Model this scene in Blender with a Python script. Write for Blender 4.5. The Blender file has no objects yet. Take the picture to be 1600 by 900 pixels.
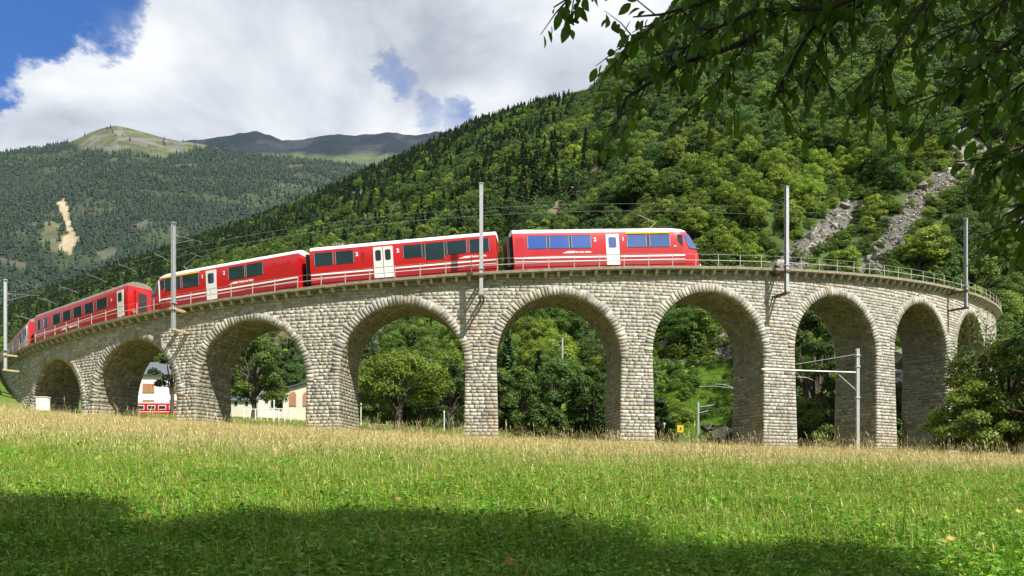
import bpy, math, random
import numpy as np
from math import sin, cos, pi, sqrt, atan, atan2, radians
rng = np.random.default_rng(7)
random.seed(7)
SC = bpy.context.scene
COL = SC.collection

# ------------------------------------------------------------------ camera, sky, sun, exposure
F = 1244.4            # focal length in photo pixels (28 mm lens); eye at the origin, looking along +Y
HZ = 765.7            # photo row of the horizon
cam_d = bpy.data.cameras.new('camera'); cam = bpy.data.objects.new('camera', cam_d); COL.objects.link(cam)
cam.location = (0, 0, 0); cam.rotation_euler = (radians(90), 0, 0)
cam_d.sensor_width = 36.0; cam_d.lens = 28.0; cam_d.shift_y = (HZ - 450) / 1600.0
cam_d.clip_start = 0.1; cam_d.clip_end = 40000
SC.camera = cam

SUN = np.array([0.58, -0.62, 1.0]); SUN = SUN / np.linalg.norm(SUN)      # towards the sun
SUN_EL = math.asin(SUN[2]); SUN_AZ = atan2(SUN[0], SUN[1])
sl = bpy.data.lights.new('sun', 'SUN'); sl.energy = 5.0; sl.angle = radians(0.55); sl.color = (1.0, 0.945, 0.85)
so = bpy.data.objects.new('sun', sl); COL.objects.link(so)
import mathutils
so.rotation_euler = mathutils.Vector(SUN).to_track_quat('Z', 'Y').to_euler()

W = bpy.data.worlds.new('World'); SC.world = W; W.use_nodes = True
def build_world():
    nt = W.node_tree; nt.nodes.clear(); N = nt.nodes.new; L = nt.links.new
    out = N('ShaderNodeOutputWorld'); bg = N('ShaderNodeBackground'); bg.inputs['Strength'].default_value = 1.0
    sky = N('ShaderNodeTexSky'); sky.sky_type = 'NISHITA'; sky.sun_disc = False
    sky.sun_elevation = SUN_EL; sky.sun_rotation = SUN_AZ; sky.altitude = 800; sky.dust_density = 0.4; sky.ozone_density = 2.0
    sk = N('ShaderNodeVectorMath'); sk.operation = 'MULTIPLY'; sk.inputs[1].default_value = (0.030, 0.053, 0.090)
    L(sky.outputs[0], sk.inputs[0])
    tc = N('ShaderNodeTexCoord'); d = tc.outputs['Generated']
    def M(op, a, b=None, c=None, clamp=False):
        n = N('ShaderNodeMath'); n.operation = op; n.use_clamp = clamp
        for i, v in enumerate((a, b, c)):
            if v is None: continue
            if isinstance(v, (int, float)): n.inputs[i].default_value = v
            else: L(v, n.inputs[i])
        return n.outputs[0]
    sx = N('ShaderNodeSeparateXYZ'); L(d, sx.inputs[0])
    # flatten the dome so that the clouds lie in a sheet
    den = M('ADD', M('MAXIMUM', sx.outputs[2], 0.0), 0.42)
    pv = N('ShaderNodeVectorMath'); pv.operation = 'DIVIDE'
    cb = N('ShaderNodeCombineXYZ'); L(den, cb.inputs[0]); L(den, cb.inputs[1]); L(den, cb.inputs[2])
    L(d, pv.inputs[0]); L(cb.outputs[0], pv.inputs[1])
    def noise(scale, det, rough, off=(0, 0, 0), dist=0.0):
        mp = N('ShaderNodeVectorMath'); mp.operation = 'ADD'; mp.inputs[1].default_value = off; L(pv.outputs[0], mp.inputs[0])
        n = N('ShaderNodeTexNoise'); n.inputs['Scale'].default_value = scale; n.inputs['Detail'].default_value = det
        n.inputs['Roughness'].default_value = rough; n.inputs['Distortion'].default_value = dist
        L(mp.outputs[0], n.inputs['Vector']); return n
    n1 = noise(1.7, 9, 0.56, (3.1, 1.7, 0.4), 0.25)
    n2 = noise(3.4, 8, 0.55, (7.7, 2.2, 5.1), 0.3)
    wn = noise(5.0, 8, 0.68, (1.2, 9.3, 4.4))
    # openings in the cloud sheet, wobbled by noise
    wv = N('ShaderNodeVectorMath'); wv.operation = 'SUBTRACT'; wv.inputs[1].default_value = (0.5, 0.5, 0.5); L(wn.outputs['Color'], wv.inputs[0])
    ws = N('ShaderNodeVectorMath'); ws.operation = 'SCALE'; ws.inputs['Scale'].default_value = 0.17; L(wv.outputs[0], ws.inputs[0])
    wd = N('ShaderNodeVectorMath'); wd.operation = 'ADD'; L(d, wd.inputs[0]); L(ws.outputs[0], wd.inputs[1])
    nd = N('ShaderNodeVectorMath'); nd.operation = 'NORMALIZE'; L(wd.outputs[0], nd.inputs[0])
    gap = None
    for (x, y, r0, r1, amt) in ((30, -25, 0.01, 0.085, 0.34), (-60, 20, 0.01, 0.09, 0.32), (150, -25, 0.01, 0.085, 0.32), (622, 116, 0.0, 0.042, 0.175), (664, 184, 0.0, 0.045, 0.18), (715, 188, 0.0, 0.04, 0.18)):
        v = mathutils.Vector(((x - 800) / F, 1, (HZ - y) / F)).normalized()
        dp = N('ShaderNodeVectorMath'); dp.operation = 'DOT_PRODUCT'; dp.inputs[1].default_value = v; L(nd.outputs[0], dp.inputs[0])
        mr = N('ShaderNodeMapRange'); mr.interpolation_type = 'SMOOTHERSTEP'
        mr.inputs['From Min'].default_value = cos(r1); mr.inputs['From Max'].default_value = cos(r0)
        mr.inputs['To Min'].default_value = 0.0; mr.inputs['To Max'].default_value = amt
        L(dp.outputs['Value'], mr.inputs['Value'])
        gap = mr.outputs[0] if gap is None else M('MAXIMUM', gap, mr.outputs[0])
    cov = M('SUBTRACT', M('ADD', n1.outputs['Fac'], 0.13), gap)
    ms = N('ShaderNodeMapRange'); ms.interpolation_type = 'SMOOTHSTEP'
    ms.inputs['From Min'].default_value = 0.40; ms.inputs['From Max'].default_value = 0.56; L(cov, ms.inputs['Value'])
    # thick cloud is greyer underneath
    th = M('MULTIPLY_ADD', n1.outputs['Fac'], 0.40, M('MULTIPLY', n2.outputs['Fac'], 0.90))
    rp = N('ShaderNodeValToRGB'); e = rp.color_ramp.elements
    e[0].position = 0.56; e[0].color = (0.58, 0.583, 0.588, 1); e[1].position = 0.82; e[1].color = (0.25, 0.27, 0.305, 1)
    m2 = rp.color_ramp.elements.new(0.67); m2.color = (0.44, 0.455, 0.48, 1)
    L(th, rp.inputs[0])
    mx = N('ShaderNodeMix'); mx.data_type = 'RGBA'
    L(ms.outputs[0], mx.inputs['Factor']); L(sk.outputs[0], mx.inputs['A']); L(rp.outputs[0], mx.inputs['B'])
    L(mx.outputs['Result'], bg.inputs['Color']); L(bg.outputs[0], out.inputs[0])
build_world()
SC.view_settings.view_transform = 'Standard'; SC.view_settings.look = 'None'
SC.view_settings.exposure = 0.85; SC.view_settings.gamma = 1.0; SC.view_settings.use_curve_mapping = False
SC.render.engine = 'CYCLES'
SC.cycles.max_bounces = 6; SC.cycles.diffuse_bounces = 3; SC.cycles.glossy_bounces = 3; SC.cycles.transmission_bounces = 4
SC.cycles.transparent_max_bounces = 6; SC.cycles.caustics_reflective = False; SC.cycles.caustics_refractive = False
SC.cycles.use_denoising = True

# ------------------------------------------------------------------ helpers
def at(x, y, Y):                                     # a point of the place: photo column and row at a distance in metres
    return np.array([(x - 800) / F * Y, Y, (HZ - y) / F * Y])
def px(P):
    P = np.asarray(P, float); return 800 + F * P[..., 0] / P[..., 1], HZ - F * P[..., 2] / P[..., 1]

def tag(o, label=None, cat=None, group=None, kind=None):
    if label: o['label'] = label
    if cat: o['category'] = cat
    if group: o['group'] = group
    if kind: o['kind'] = kind
    return o
def empty(name, loc=(0, 0, 0), rot=(0, 0, 0), parent=None):
    o = bpy.data.objects.new(name, None); COL.objects.link(o); o.location = loc; o.rotation_euler = rot
    o.empty_display_size = 0.2
    if parent: o.parent = parent
    return o
def mesh_data(name, V, Fc, mat=None, cols=None, smooth=False):
    me = bpy.data.meshes.new(name)
    V = np.asarray(V, np.float32)
    if isinstance(Fc, np.ndarray):
        n, k = Fc.shape
        me.vertices.add(len(V)); me.vertices.foreach_set('co', V.ravel())
        me.loops.add(n * k); me.loops.foreach_set('vertex_index', Fc.astype(np.int32).ravel())
        me.polygons.add(n); me.polygons.foreach_set('loop_start', np.arange(0, n * k, k, dtype=np.int32))
        me.update(calc_edges=True)
    else:
        me.from_pydata([tuple(v) for v in V.tolist()], [], Fc); me.update()
    if cols is not None:
        a = me.color_attributes.new('Col', 'FLOAT_COLOR', 'POINT')
        c = np.ones((len(V), 4), np.float32); c[:, :3] = np.asarray(cols)[:, :3]; a.data.foreach_set('color', c.ravel())
    if smooth: me.polygons.foreach_set('use_smooth', np.ones(len(me.polygons), bool))
    if mat: me.materials.append(mat)
    return me
def obj(name, me, parent=None, loc=(0, 0, 0), rot=(0, 0, 0)):
    o = bpy.data.objects.new(name, me); COL.objects.link(o); o.location = loc; o.rotation_euler = rot
    if parent: o.parent = parent
    return o
def copy_tree(o, parent=None):
    c = o.copy(); COL.objects.link(c)
    if parent: c.parent = parent
    for ch in o.children: copy_tree(ch, c)
    return c

class MB:                                            # collects shapes into one mesh
    def __init__(s): s.V = []; s.F = []
    def add(s, V, Fc):
        b = len(s.V); s.V += [tuple(map(float, v)) for v in V]; s.F += [tuple(b + i for i in f) for f in Fc]; return s
    def box(s, x0, x1, y0, y1, z0, z1, bev=0.0):
        if bev <= 0:
            V = [(x, y, z) for z in (z0, z1) for y in (y0, y1) for x in (x0, x1)]
            return s.add(V, [(0, 2, 3, 1), (4, 5, 7, 6), (0, 1, 5, 4), (2, 6, 7, 3), (0, 4, 6, 2), (1, 3, 7, 5)])
        b = bev; V = []
        for z, i in ((z0, b), (z0 + b, 0), (z1 - b, 0), (z1, b)):
            V += [(x0 + i + (b if not i else 0), y0 + i, z), (x1 - i - (b if not i else 0), y0 + i, z), (x1 - i, y0 + i + (b if not i else 0), z), (x1 - i, y1 - i - (b if not i else 0), z),
                  (x1 - i - (b if not i else 0), y1 - i, z), (x0 + i + (b if not i else 0), y1 - i, z), (x0 + i, y1 - i - (b if not i else 0), z), (x0 + i, y0 + i + (b if not i else 0), z)]
        Fc = [tuple(range(7, -1, -1)), tuple(range(24, 32))]
        for k in range(3):
            for j in range(8): Fc.append((k * 8 + j, k * 8 + (j + 1) % 8, k * 8 + 8 + (j + 1) % 8, k * 8 + 8 + j))
        return s.add(V, Fc)
    def hexa(s, P):                                  # 8 points: bottom ring, top ring
        return s.add(P, [(3, 2, 1, 0), (4, 5, 6, 7), (0, 1, 5, 4), (1, 2, 6, 5), (2, 3, 7, 6), (3, 0, 4, 7)])
    def tube(s, P, R, n=6, cap=True):
        P = [np.asarray(p, float) for p in P]
        if isinstance(R, (int, float)): R = [R] * len(P)
        b = len(s.V); prev = None
        for i, p in enumerate(P):
            t = P[min(i + 1, len(P) - 1)] - P[max(i - 1, 0)]; t = t / (np.linalg.norm(t) + 1e-9)
            a = np.cross(t, (0, 0, 1.0)) if prev is None else prev - t * np.dot(prev, t)
            if np.linalg.norm(a) < 1e-4: a = np.cross(t, (0, 1.0, 0))
            a = a / np.linalg.norm(a); c = np.cross(t, a); prev = a
            for k in range(n):
                w = 2 * pi * k / n; s.V.append(tuple(p + R[i] * (cos(w) * a + sin(w) * c)))
        for i in range(len(P) - 1):
            for k in range(n): s.F.append((b + i * n + k, b + i * n + (k + 1) % n, b + (i + 1) * n + (k + 1) % n, b + (i + 1) * n + k))
        if cap: s.F.append(tuple(b + k for k in range(n - 1, -1, -1))); s.F.append(tuple(b + (len(P) - 1) * n + k for k in range(n)))
        return s
    def data(s, name, mat, smooth=False): return mesh_data(name, s.V, s.F, mat, smooth=smooth)
    def build(s, name, mat, parent=None, smooth=False, **k): return obj(name, s.data(name, mat, smooth), parent, **k)

# value noise for shaping the land
_PERM = np.random.default_rng(3).random((512, 512))
def vnoise(x, y):
    xi = np.floor(x).astype(int); yi = np.floor(y).astype(int); fx = x - xi; fy = y - yi
    fx = fx * fx * (3 - 2 * fx); fy = fy * fy * (3 - 2 * fy)
    g = lambda a, b: _PERM[a % 512, b % 512]
    return (g(xi, yi) * (1 - fx) + g(xi + 1, yi) * fx) * (1 - fy) + (g(xi, yi + 1) * (1 - fx) + g(xi + 1, yi + 1) * fx) * fy
def fbm(x, y, o=5, r=0.5):
    s = 0; a = 1; t = 0
    for i in range(o): s = s + a * vnoise(x * 2 ** i + 17.3 * i, y * 2 ** i + 9.1 * i); t += a; a *= r
    return s / t
def smooth01(t): t = np.clip(t, 0, 1); return t * t * (3 - 2 * t)

# ------------------------------------------------------------------ materials
def new_mat(name):
    m = bpy.data.materials.new(name); m.use_nodes = True; nt = m.node_tree
    return m, nt, nt.nodes.new, nt.links.new, nt.nodes['Principled BSDF']
def noise_col(N, L, c, amt, scale, det=6, coord='Object', rough=0.6):
    """base colour varied in brightness by noise"""
    tc = N('ShaderNodeTexCoord'); n = N('ShaderNodeTexNoise'); n.inputs['Scale'].default_value = scale; n.inputs['Detail'].default_value = det
    n.inputs['Roughness'].default_value = rough
    L(tc.outputs[coord], n.inputs['Vector'])
    r = N('ShaderNodeMapRange'); r.inputs['To Min'].default_value = 1 - amt; r.inputs['To Max'].default_value = 1 + amt
    r.inputs['From Min'].default_value = 0.25; r.inputs['From Max'].default_value = 0.75
    L(n.outputs['Fac'], r.inputs['Value'])
    v = N('ShaderNodeVectorMath'); v.operation = 'SCALE'
    if isinstance(c, tuple): v.inputs[0].default_value = c[:3]
    else: L(c, v.inputs[0])
    L(r.outputs[0], v.inputs['Scale'])
    return v.outputs[0], n
def simple(name, c, rough=0.6, metal=0.0, amt=0.12, scale=3.0, bump=0.0, bscale=20.0, coat=0.0, spec=None):
    m, nt, N, L, b = new_mat(name)
    o, n = noise_col(N, L, c, amt, scale); L(o, b.inputs['Base Color'])
    b.inputs['Roughness'].default_value = rough; b.inputs['Metallic'].default_value = metal
    if coat: b.inputs['Coat Weight'].default_value = coat; b.inputs['Coat Roughness'].default_value = 0.1
    if spec is not None: b.inputs['Specular IOR Level'].default_value = spec
    if bump:
        tc = N('ShaderNodeTexCoord'); n = N('ShaderNodeTexNoise'); n.inputs['Scale'].default_value = bscale; n.inputs['Detail'].default_value = 8
        L(tc.outputs['Object'], n.inputs['Vector']); bp = N('ShaderNodeBump'); bp.inputs['Strength'].default_value = bump; bp.inputs['Distance'].default_value = 0.05
        L(n.outputs['Fac'], bp.inputs['Height']); L(bp.outputs[0], b.inputs['Normal'])
    return m
def attr_mat(name, rough=0.9, amt=0.25, scale=6.0, bump=0.4, bscale=18.0, dist=0.04, spec=0.2, streak=False):
    m, nt, N, L, b = new_mat(name)
    a = N('ShaderNodeAttribute'); a.attribute_name = 'Col'
    o, n = noise_col(N, L, a.outputs['Color'], amt, scale)
    if streak:                                       # rusty seepage below the cornice and lichen
        tc = N('ShaderNodeTexCoord'); mp = N('ShaderNodeMapping'); mp.inputs['Scale'].default_value = (0.9, 0.9, 0.12); L(tc.outputs['Object'], mp.inputs[0])
        n2 = N('ShaderNodeTexNoise'); n2.inputs['Scale'].default_value = 0.55; n2.inputs['Detail'].default_value = 7; n2.inputs['Roughness'].default_value = 0.65; L(mp.outputs[0], n2.inputs['Vector'])
        r = N('ShaderNodeMapRange'); r.inputs['From Min'].default_value = 0.57; r.inputs['From Max'].default_value = 0.70; r.inputs['To Max'].default_value = 0.62; L(n2.outputs['Fac'], r.inputs['Value'])
        mx = N('ShaderNodeMix'); mx.data_type = 'RGBA'; mx.inputs['B'].default_value = (0.30, 0.17, 0.07, 1)
        L(r.outputs[0], mx.inputs['Factor']); L(o, mx.inputs['A']); o = mx.outputs['Result']
        n3 = N('ShaderNodeTexNoise'); n3.inputs['Scale'].default_value = 0.35; n3.inputs['Detail'].default_value = 6; L(tc.outputs['Object'], n3.inputs['Vector'])
        r3 = N('ShaderNodeMapRange'); r3.inputs['From Min'].default_value = 0.5; r3.inputs['From Max'].default_value = 0.75; r3.inputs['To Max'].default_value = 0.60; L(n3.outputs['Fac'], r3.inputs['Value'])
        mx = N('ShaderNodeMix'); mx.data_type = 'RGBA'; mx.inputs['B'].default_value = (0.20, 0.20, 0.17, 1)
        L(r3.outputs[0], mx.inputs['Factor']); L(o, mx.inputs['A']); o = mx.outputs['Result']
    L(o, b.inputs['Base Color']); b.inputs['Roughness'].default_value = rough; b.inputs['Specular IOR Level'].default_value = spec
    if bump:
        tc = N('ShaderNodeTexCoord'); n = N('ShaderNodeTexNoise'); n.inputs['Scale'].default_value = bscale; n.inputs['Detail'].default_value = 8
        L(tc.outputs['Object'], n.inputs['Vector']); bp = N('ShaderNodeBump'); bp.inputs['Strength'].default_value = bump; bp.inputs['Distance'].default_value = dist
        L(n.outputs['Fac'], bp.inputs['Height']); L(bp.outputs[0], b.inputs['Normal'])
    return m
def leaf_mat(name, hue_var=0.03, val_var=0.35, trans=0.3, region=None, rough=0.55):
    """leaf colour from the Col attribute, varied from plant to plant"""
    m, nt, N, L, b = new_mat(name)
    a = N('ShaderNodeAttribute'); a.attribute_name = 'Col'
    oi = N('ShaderNodeObjectInfo')
    h = N('ShaderNodeHueSaturation')
    r1 = N('ShaderNodeMapRange'); r1.inputs['To Min'].default_value = 0.5 - hue_var; r1.inputs['To Max'].default_value = 0.5 + hue_var; L(oi.outputs['Random'], r1.inputs['Value'])
    L(r1.outputs[0], h.inputs['Hue'])
    ml = N('ShaderNodeMath'); ml.operation = 'MULTIPLY'; ml.inputs[1].default_value = 7.31; L(oi.outputs['Random'], ml.inputs[0])
    fr = N('ShaderNodeMath'); fr.operation = 'FRACT'; L(ml.outputs[0], fr.inputs[0])
    r2 = N('ShaderNodeMapRange'); r2.inputs['To Min'].default_value = 1 - val_var; r2.inputs['To Max'].default_value = 1 + val_var; L(fr.outputs[0], r2.inputs['Value'])
    L(r2.outputs[0], h.inputs['Value']); L(a.outputs['Color'], h.inputs['Color'])
    c = h.outputs[0]
    if region:                                       # stands of one kind of tree: colour by where the tree grows
        sc, cb, lo, hi = region
        n = N('ShaderNodeTexNoise'); n.inputs['Scale'].default_value = sc; n.inputs['Detail'].default_value = 3; L(oi.outputs['Location'], n.inputs['Vector'])
        r = N('ShaderNodeMapRange'); r.inputs['From Min'].default_value = lo; r.inputs['From Max'].default_value = hi; L(n.outputs['Fac'], r.inputs['Value'])
        mx = N('ShaderNodeMix'); mx.data_type = 'RGBA'; mx.blend_type = 'MULTIPLY'; mx.inputs['B'].default_value = (*cb, 1)
        L(r.outputs[0], mx.inputs['Factor']); L(c, mx.inputs['A']); c = mx.outputs['Result']
    L(c, b.inputs['Base Color']); b.inputs['Roughness'].default_value = rough; b.inputs['Specular IOR Level'].default_value = 0.25
    t = N('ShaderNodeBsdfTranslucent'); L(c, t.inputs['Color'])
    ms = N('ShaderNodeMixShader'); ms.inputs[0].default_value = trans; L(b.outputs[0], ms.inputs[1]); L(t.outputs[0], ms.inputs[2])
    L(ms.outputs[0], nt.nodes['Material Output'].inputs['Surface'])
    return m
M = {}
M['stone'] = attr_mat('stone', amt=0.34, scale=5.0, bump=0.7, bscale=11, dist=0.05, streak=True)
M['mortar'] = simple('mortar', (0.37, 0.35, 0.30), 0.95, amt=0.3, scale=2, bump=0.3)
M['coping'] = simple('coping', (0.27, 0.245, 0.19), 0.9, amt=0.35, scale=3, bump=0.3, bscale=25)
M['corbel'] = simple('corbel_stone', (0.40, 0.39, 0.36), 0.9, amt=0.2, scale=3, bump=0.3)
M['ballast'] = simple('ballast', (0.16, 0.14, 0.12), 0.95, amt=0.4, scale=12, bump=0.8, bscale=14)
M['steel'] = simple('galvanised_steel', (0.40, 0.42, 0.44), 0.5, 0.35, amt=0.15, scale=4)
M['rust'] = simple('rusty_steel', (0.13, 0.075, 0.045), 0.8, 0.2, amt=0.4, scale=8)
M['rail_dark'] = simple('dull_steel', (0.20, 0.20, 0.19), 0.6, 0.4, amt=0.2)
M['railing'] = simple('railing_paint', (0.40, 0.38, 0.34), 0.55, 0.1, amt=0.25, scale=2)
M['wood'] = simple('weathered_plank', (0.42, 0.33, 0.20), 0.85, amt=0.3, scale=6)
M['red'] = simple('red_paint', (0.43, 0.006, 0.007), 0.34, amt=0.16, scale=0.9, coat=0.5)
M['darkred'] = simple('dark_red_paint', (0.27, 0.012, 0.02), 0.4, amt=0.15, scale=1.2, coat=0.2)
M['white'] = simple('white_paint', (0.78, 0.78, 0.76), 0.4, amt=0.05, scale=1.5)
M['roofwhite'] = simple('roof_paint', (0.74, 0.75, 0.76), 0.5, amt=0.1, scale=1.2)
M['roofdark'] = simple('sooty_roof', (0.20, 0.17, 0.15), 0.8, amt=0.3, scale=1.5)
M['grey'] = simple('grey_paint', (0.30, 0.31, 0.33), 0.5, amt=0.12)
M['black'] = simple('black_rubber', (0.018, 0.018, 0.02), 0.6, amt=0.2)
M['yellow'] = simple('yellow_paint', (0.85, 0.48, 0.015), 0.4, amt=0.05)
M['silver'] = simple('door_grey', (0.66, 0.66, 0.64), 0.45, amt=0.06)
def glass_mat(name, c, rough=0.03):
    m, nt, N, L, b = new_mat(name)
    o, n = noise_col(N, L, c, 0.06, 0.7); L(o, b.inputs['Base Color'])
    b.inputs['Metallic'].default_value = 1.0; b.inputs['Roughness'].default_value = rough; return m
M['glass'] = glass_mat('tinted_glass', (0.26, 0.36, 0.62))
M['plaster'] = simple('white_plaster', (0.74, 0.73, 0.70), 0.9, amt=0.06, scale=0.5)
M['cream'] = simple('cream_plaster', (0.58, 0.54, 0.44), 0.9, amt=0.15, scale=0.6)
M['pink'] = simple('pale_pink_plaster', (0.66, 0.58, 0.55), 0.9, amt=0.06)
M['slate'] = simple('slate_roof', (0.09, 0.10, 0.12), 0.7, amt=0.3, scale=2)
M['shutter'] = simple('brown_shutter', (0.36, 0.17, 0.08), 0.7, amt=0.15)
M['dglass'] = simple('dark_window', (0.03, 0.035, 0.04), 0.15, amt=0.1)
M['bark'] = simple('bark', (0.075, 0.06, 0.045), 0.95, amt=0.4, scale=5, bump=0.8, bscale=12)
M['twig'] = simple('twig', (0.045, 0.032, 0.022), 0.85, amt=0.3, scale=20)
M['leaf'] = leaf_mat('foliage', 0.016, 0.28, 0.36, (0.010, (1.30, 1.28, 0.75), 0.46, 0.64))
M['needle'] = leaf_mat('conifer_foliage', 0.02, 0.35, 0.1)
M['cherry'] = leaf_mat('cherry_leaf', 0.015, 0.2, 0.48, rough=0.45)
M['grass'] = leaf_mat('grass_blade', 0.02, 0.22, 0.30)
M['rock'] = attr_mat('rock', amt=0.3, scale=0.8, bump=0.5, bscale=4, dist=0.15)
M['land'] = attr_mat('hillside_soil', amt=0.35, scale=0.12, bump=0.6, bscale=0.6, dist=1.0)
M['far'] = attr_mat('mountain_soil', amt=0.3, scale=0.012, bump=0.7, bscale=0.03, dist=18.0)
M['meadow'] = attr_mat('meadow_soil', amt=0.3, scale=1.3, bump=0.5, bscale=6, dist=0.08)
M['signyellow'] = simple('sign_yellow', (0.80, 0.50, 0.02), 0.5, amt=0.05)

# ------------------------------------------------------------------ the land
CX, CY, R = -2.169, 135.056, 72.0                    # centre of the railway curve and radius of the viaduct's outer wall
RC, RIN, RT = 72.66, 67.7, 70.0                      # cornice edge, inner wall, track centre line
DZ0, GR = 17.129, 0.0593 * 72.0
def deck(th): return DZ0 + GR * th                   # cornice top
def polar(th, r, z): return np.array([CX + r * np.sin(th), CY - r * np.cos(th), z + 0 * th])
_TT = np.linspace(-1.35, 1.35, 4000)
def theta_at(xp, r=R, dz=-8.0):
    P = polar(_TT, r, deck(_TT) + dz); X, _ = px(P.T)
    a, b = int(np.argmin(X)), int(np.argmax(X)); return np.interp(xp, X[a:b + 1], _TT[a:b + 1])

GX = [-400, -110, -80, -66, -60, -55, -52, -49, -38.7, -27, -14.6, -2.5, 10, 22.5, 34, 46, 60, 90, 400]
GV = [26, 21, 18.5, 16.8, 15.0, 12.2, 9.9, 8.1, 6.8, 5.75, 4.7, 3.95, 3.5, 3.3, 3.1, 3.0, 3.2, 4.0, 8]
def wall_y(X):
    q = np.clip((X - CX) / R, -0.93, 0.93); return CY - R * np.sqrt(1 - q * q)
def ground(X, Y):
    X = np.asarray(X, float); Y = np.asarray(Y, float)
    v = np.interp(X, GX, GV); yw = wall_y(X)
    t = Y / yw
    base = -1.5 - 0.012 * X
    zf = base + (v - base) * t
    vb = np.interp(X, [-400, -110, -80, -66, -52, -38.7], [22, 15, 11.5, 9.4, 8.0, 6.8]); q = np.where(X < -38.7, smooth01((Y - yw - 3.5) / 7), 0)
    zb = v * (1 - q) + vb * q + np.where(X < 0, 0.085, 0.05) * np.minimum(Y - yw, 120)
    z = np.where(Y < 0, base + 0.05 * np.maximum(Y, -60), np.where(t < 1, zf, zb))
    z = z + 0.16 * (fbm(X / 3.1 + 50, Y / 3.1, 3) - 0.5) * smooth01((30 - Y) / 40 + 0.5)
    return z

def grid_faces(nr, nc):
    i = np.arange(nr - 1)[:, None] * nc + np.arange(nc - 1)[None, :]; i = i.ravel()
    return np.stack([i, i + 1, i + nc + 1, i + nc], 1)

def make_meadow():
    fx = np.concatenate([-np.geomspace(75, 14000, 26)[::-1], np.arange(-74, 75, 1.25), np.geomspace(75, 14000, 26)])
    fy = np.concatenate([-np.geomspace(20, 14000, 26)[::-1], np.arange(-19, 150, 1.25), np.geomspace(151, 14000, 26)])
    X, Y = np.meshgrid(fx, fy); Z = ground(np.clip(X, -400, 400), Y)
    Z = np.where(np.hypot(X, Y) > 300, np.minimum(Z, 10), Z)
    n = fbm(X / 9, Y / 9, 4)[..., None]; k = smooth01((Y - 21) / 26)[..., None]
    g = np.array([0.06, 0.11, 0.015]); s = np.array([0.26, 0.22, 0.085]); lawn = np.array([0.085, 0.13, 0.03])
    c = g * (1 - k) + s * k
    beh = smooth01((Y - wall_y(X) - 1) / 4)[..., None]; c = c * (1 - beh) + lawn * beh
    bank = smooth01((-47 - X) / 5)[..., None]; c = c * (1 - bank) + np.array([0.075, 0.13, 0.02]) * bank
    c = c * (0.75 + 0.5 * n)
    o = obj('meadow', mesh_data('meadow', np.stack([X, Y, Z], -1).reshape(-1, 3), grid_faces(len(fy), len(fx)), M['meadow'], c.reshape(-1, 3), True))
    tag(o, kind='structure')
make_meadow()

class Slope:
    """a mountainside from its foot to its crest, given by where foot and crest lie"""
    def __init__(s, xs, crest, yr, y0, z0=None, tree=0.0, amp=10.0, size=60.0, bench=False, p=1.0):
        s.xs = np.array(xs, float); s.crest = np.array(crest, float); s.yr = np.array(yr, float) + 0 * s.xs; s.y0 = np.array(y0, float) + 0 * s.xs
        s.z0, s.tree, s.amp, s.size, s.bench, s.p = z0, tree, amp, size, bench, p
    def foot(s, x): return np.interp(x, s.xs, s.y0)
    def top(s, x): return np.interp(x, s.xs, s.yr)
    def z(s, x, Y):
        y0 = s.foot(x); yr = s.top(x); zr = (HZ - np.interp(x, s.xs, s.crest)) / F * yr - s.tree
        X0 = (x - 800) / F * y0
        z0 = ground(np.clip(X0, -400, 400), y0) - 1.0 if s.z0 is None else s.z0
        t = (Y - y0) / (yr - y0)
        z = z0 + (zr - z0) * np.where(t < 1, np.sign(t) * np.abs(t) ** s.p, 1 - 0.8 * (t - 1))
        X = (x - 800) / F * Y
        env = smooth01(t * 6) * (0.25 + 0.75 * smooth01((1 - t) * 5))
        n = fbm(X / s.size, Y / (s.size * 2.2), 5, 0.52) - 0.5
        z = z + s.amp * 2 * n * env
        if s.bench:
            w = smooth01((x - 820) / 120)
            z = z - w * 13 * np.exp(-((Y - y0 - 38) / 28) ** 2)
        return z
    def pt(s, x, Y): return np.stack([(x - 800) / F * Y, Y, s.z(x, Y)], -1)

HILL = Slope([-700, -300, 0, 150, 300, 450, 600, 690, 750, 830, 900, 930, 960, 1000, 1060, 1200, 1400, 1600, 2000, 2500],
             [640, 560, 478, 420, 372, 318, 252, 210, 184, 158, 143, 131, 90, 52, 0, -90, -190, -260, -330, -330],
             [1500, 1450, 1350, 1250, 1150, 1050, 950, 900, 860, 800, 720, 640, 560, 520, 480, 480, 500, 520, 560, 600],
             [300, 280, 250, 225, 200, 170, 135, 120, 112, 105, 100, 98, 96, 94, 93, 92, 97, 108, 125, 140], tree=9.0, amp=11, size=55, bench=True)
MOUNT = Slope([-900, -400, -200, 0, 60, 110, 125, 140, 160, 180, 200, 215, 240, 260, 290, 340, 400, 470, 560, 700, 900, 1300],
              [330, 262, 246, 238, 232, 219, 212, 204, 197, 193, 197, 201, 207, 213, 218, 226, 238, 247, 254, 264, 280, 300],
              3300, 1250, z0=150, tree=6, amp=70, size=420, p=0.92)
RIDGE = Slope([-200, 100, 220, 300, 350, 375, 400, 420, 440, 470, 500, 530, 560, 585, 605, 650, 690, 730, 900, 1300],
              [300, 260, 236, 219, 211, 208, 206, 211, 220, 217, 212, 208, 212, 209, 206, 213, 207, 202, 210, 220],
              6800, 3800, z0=900, tree=0, amp=110, size=700)

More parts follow.
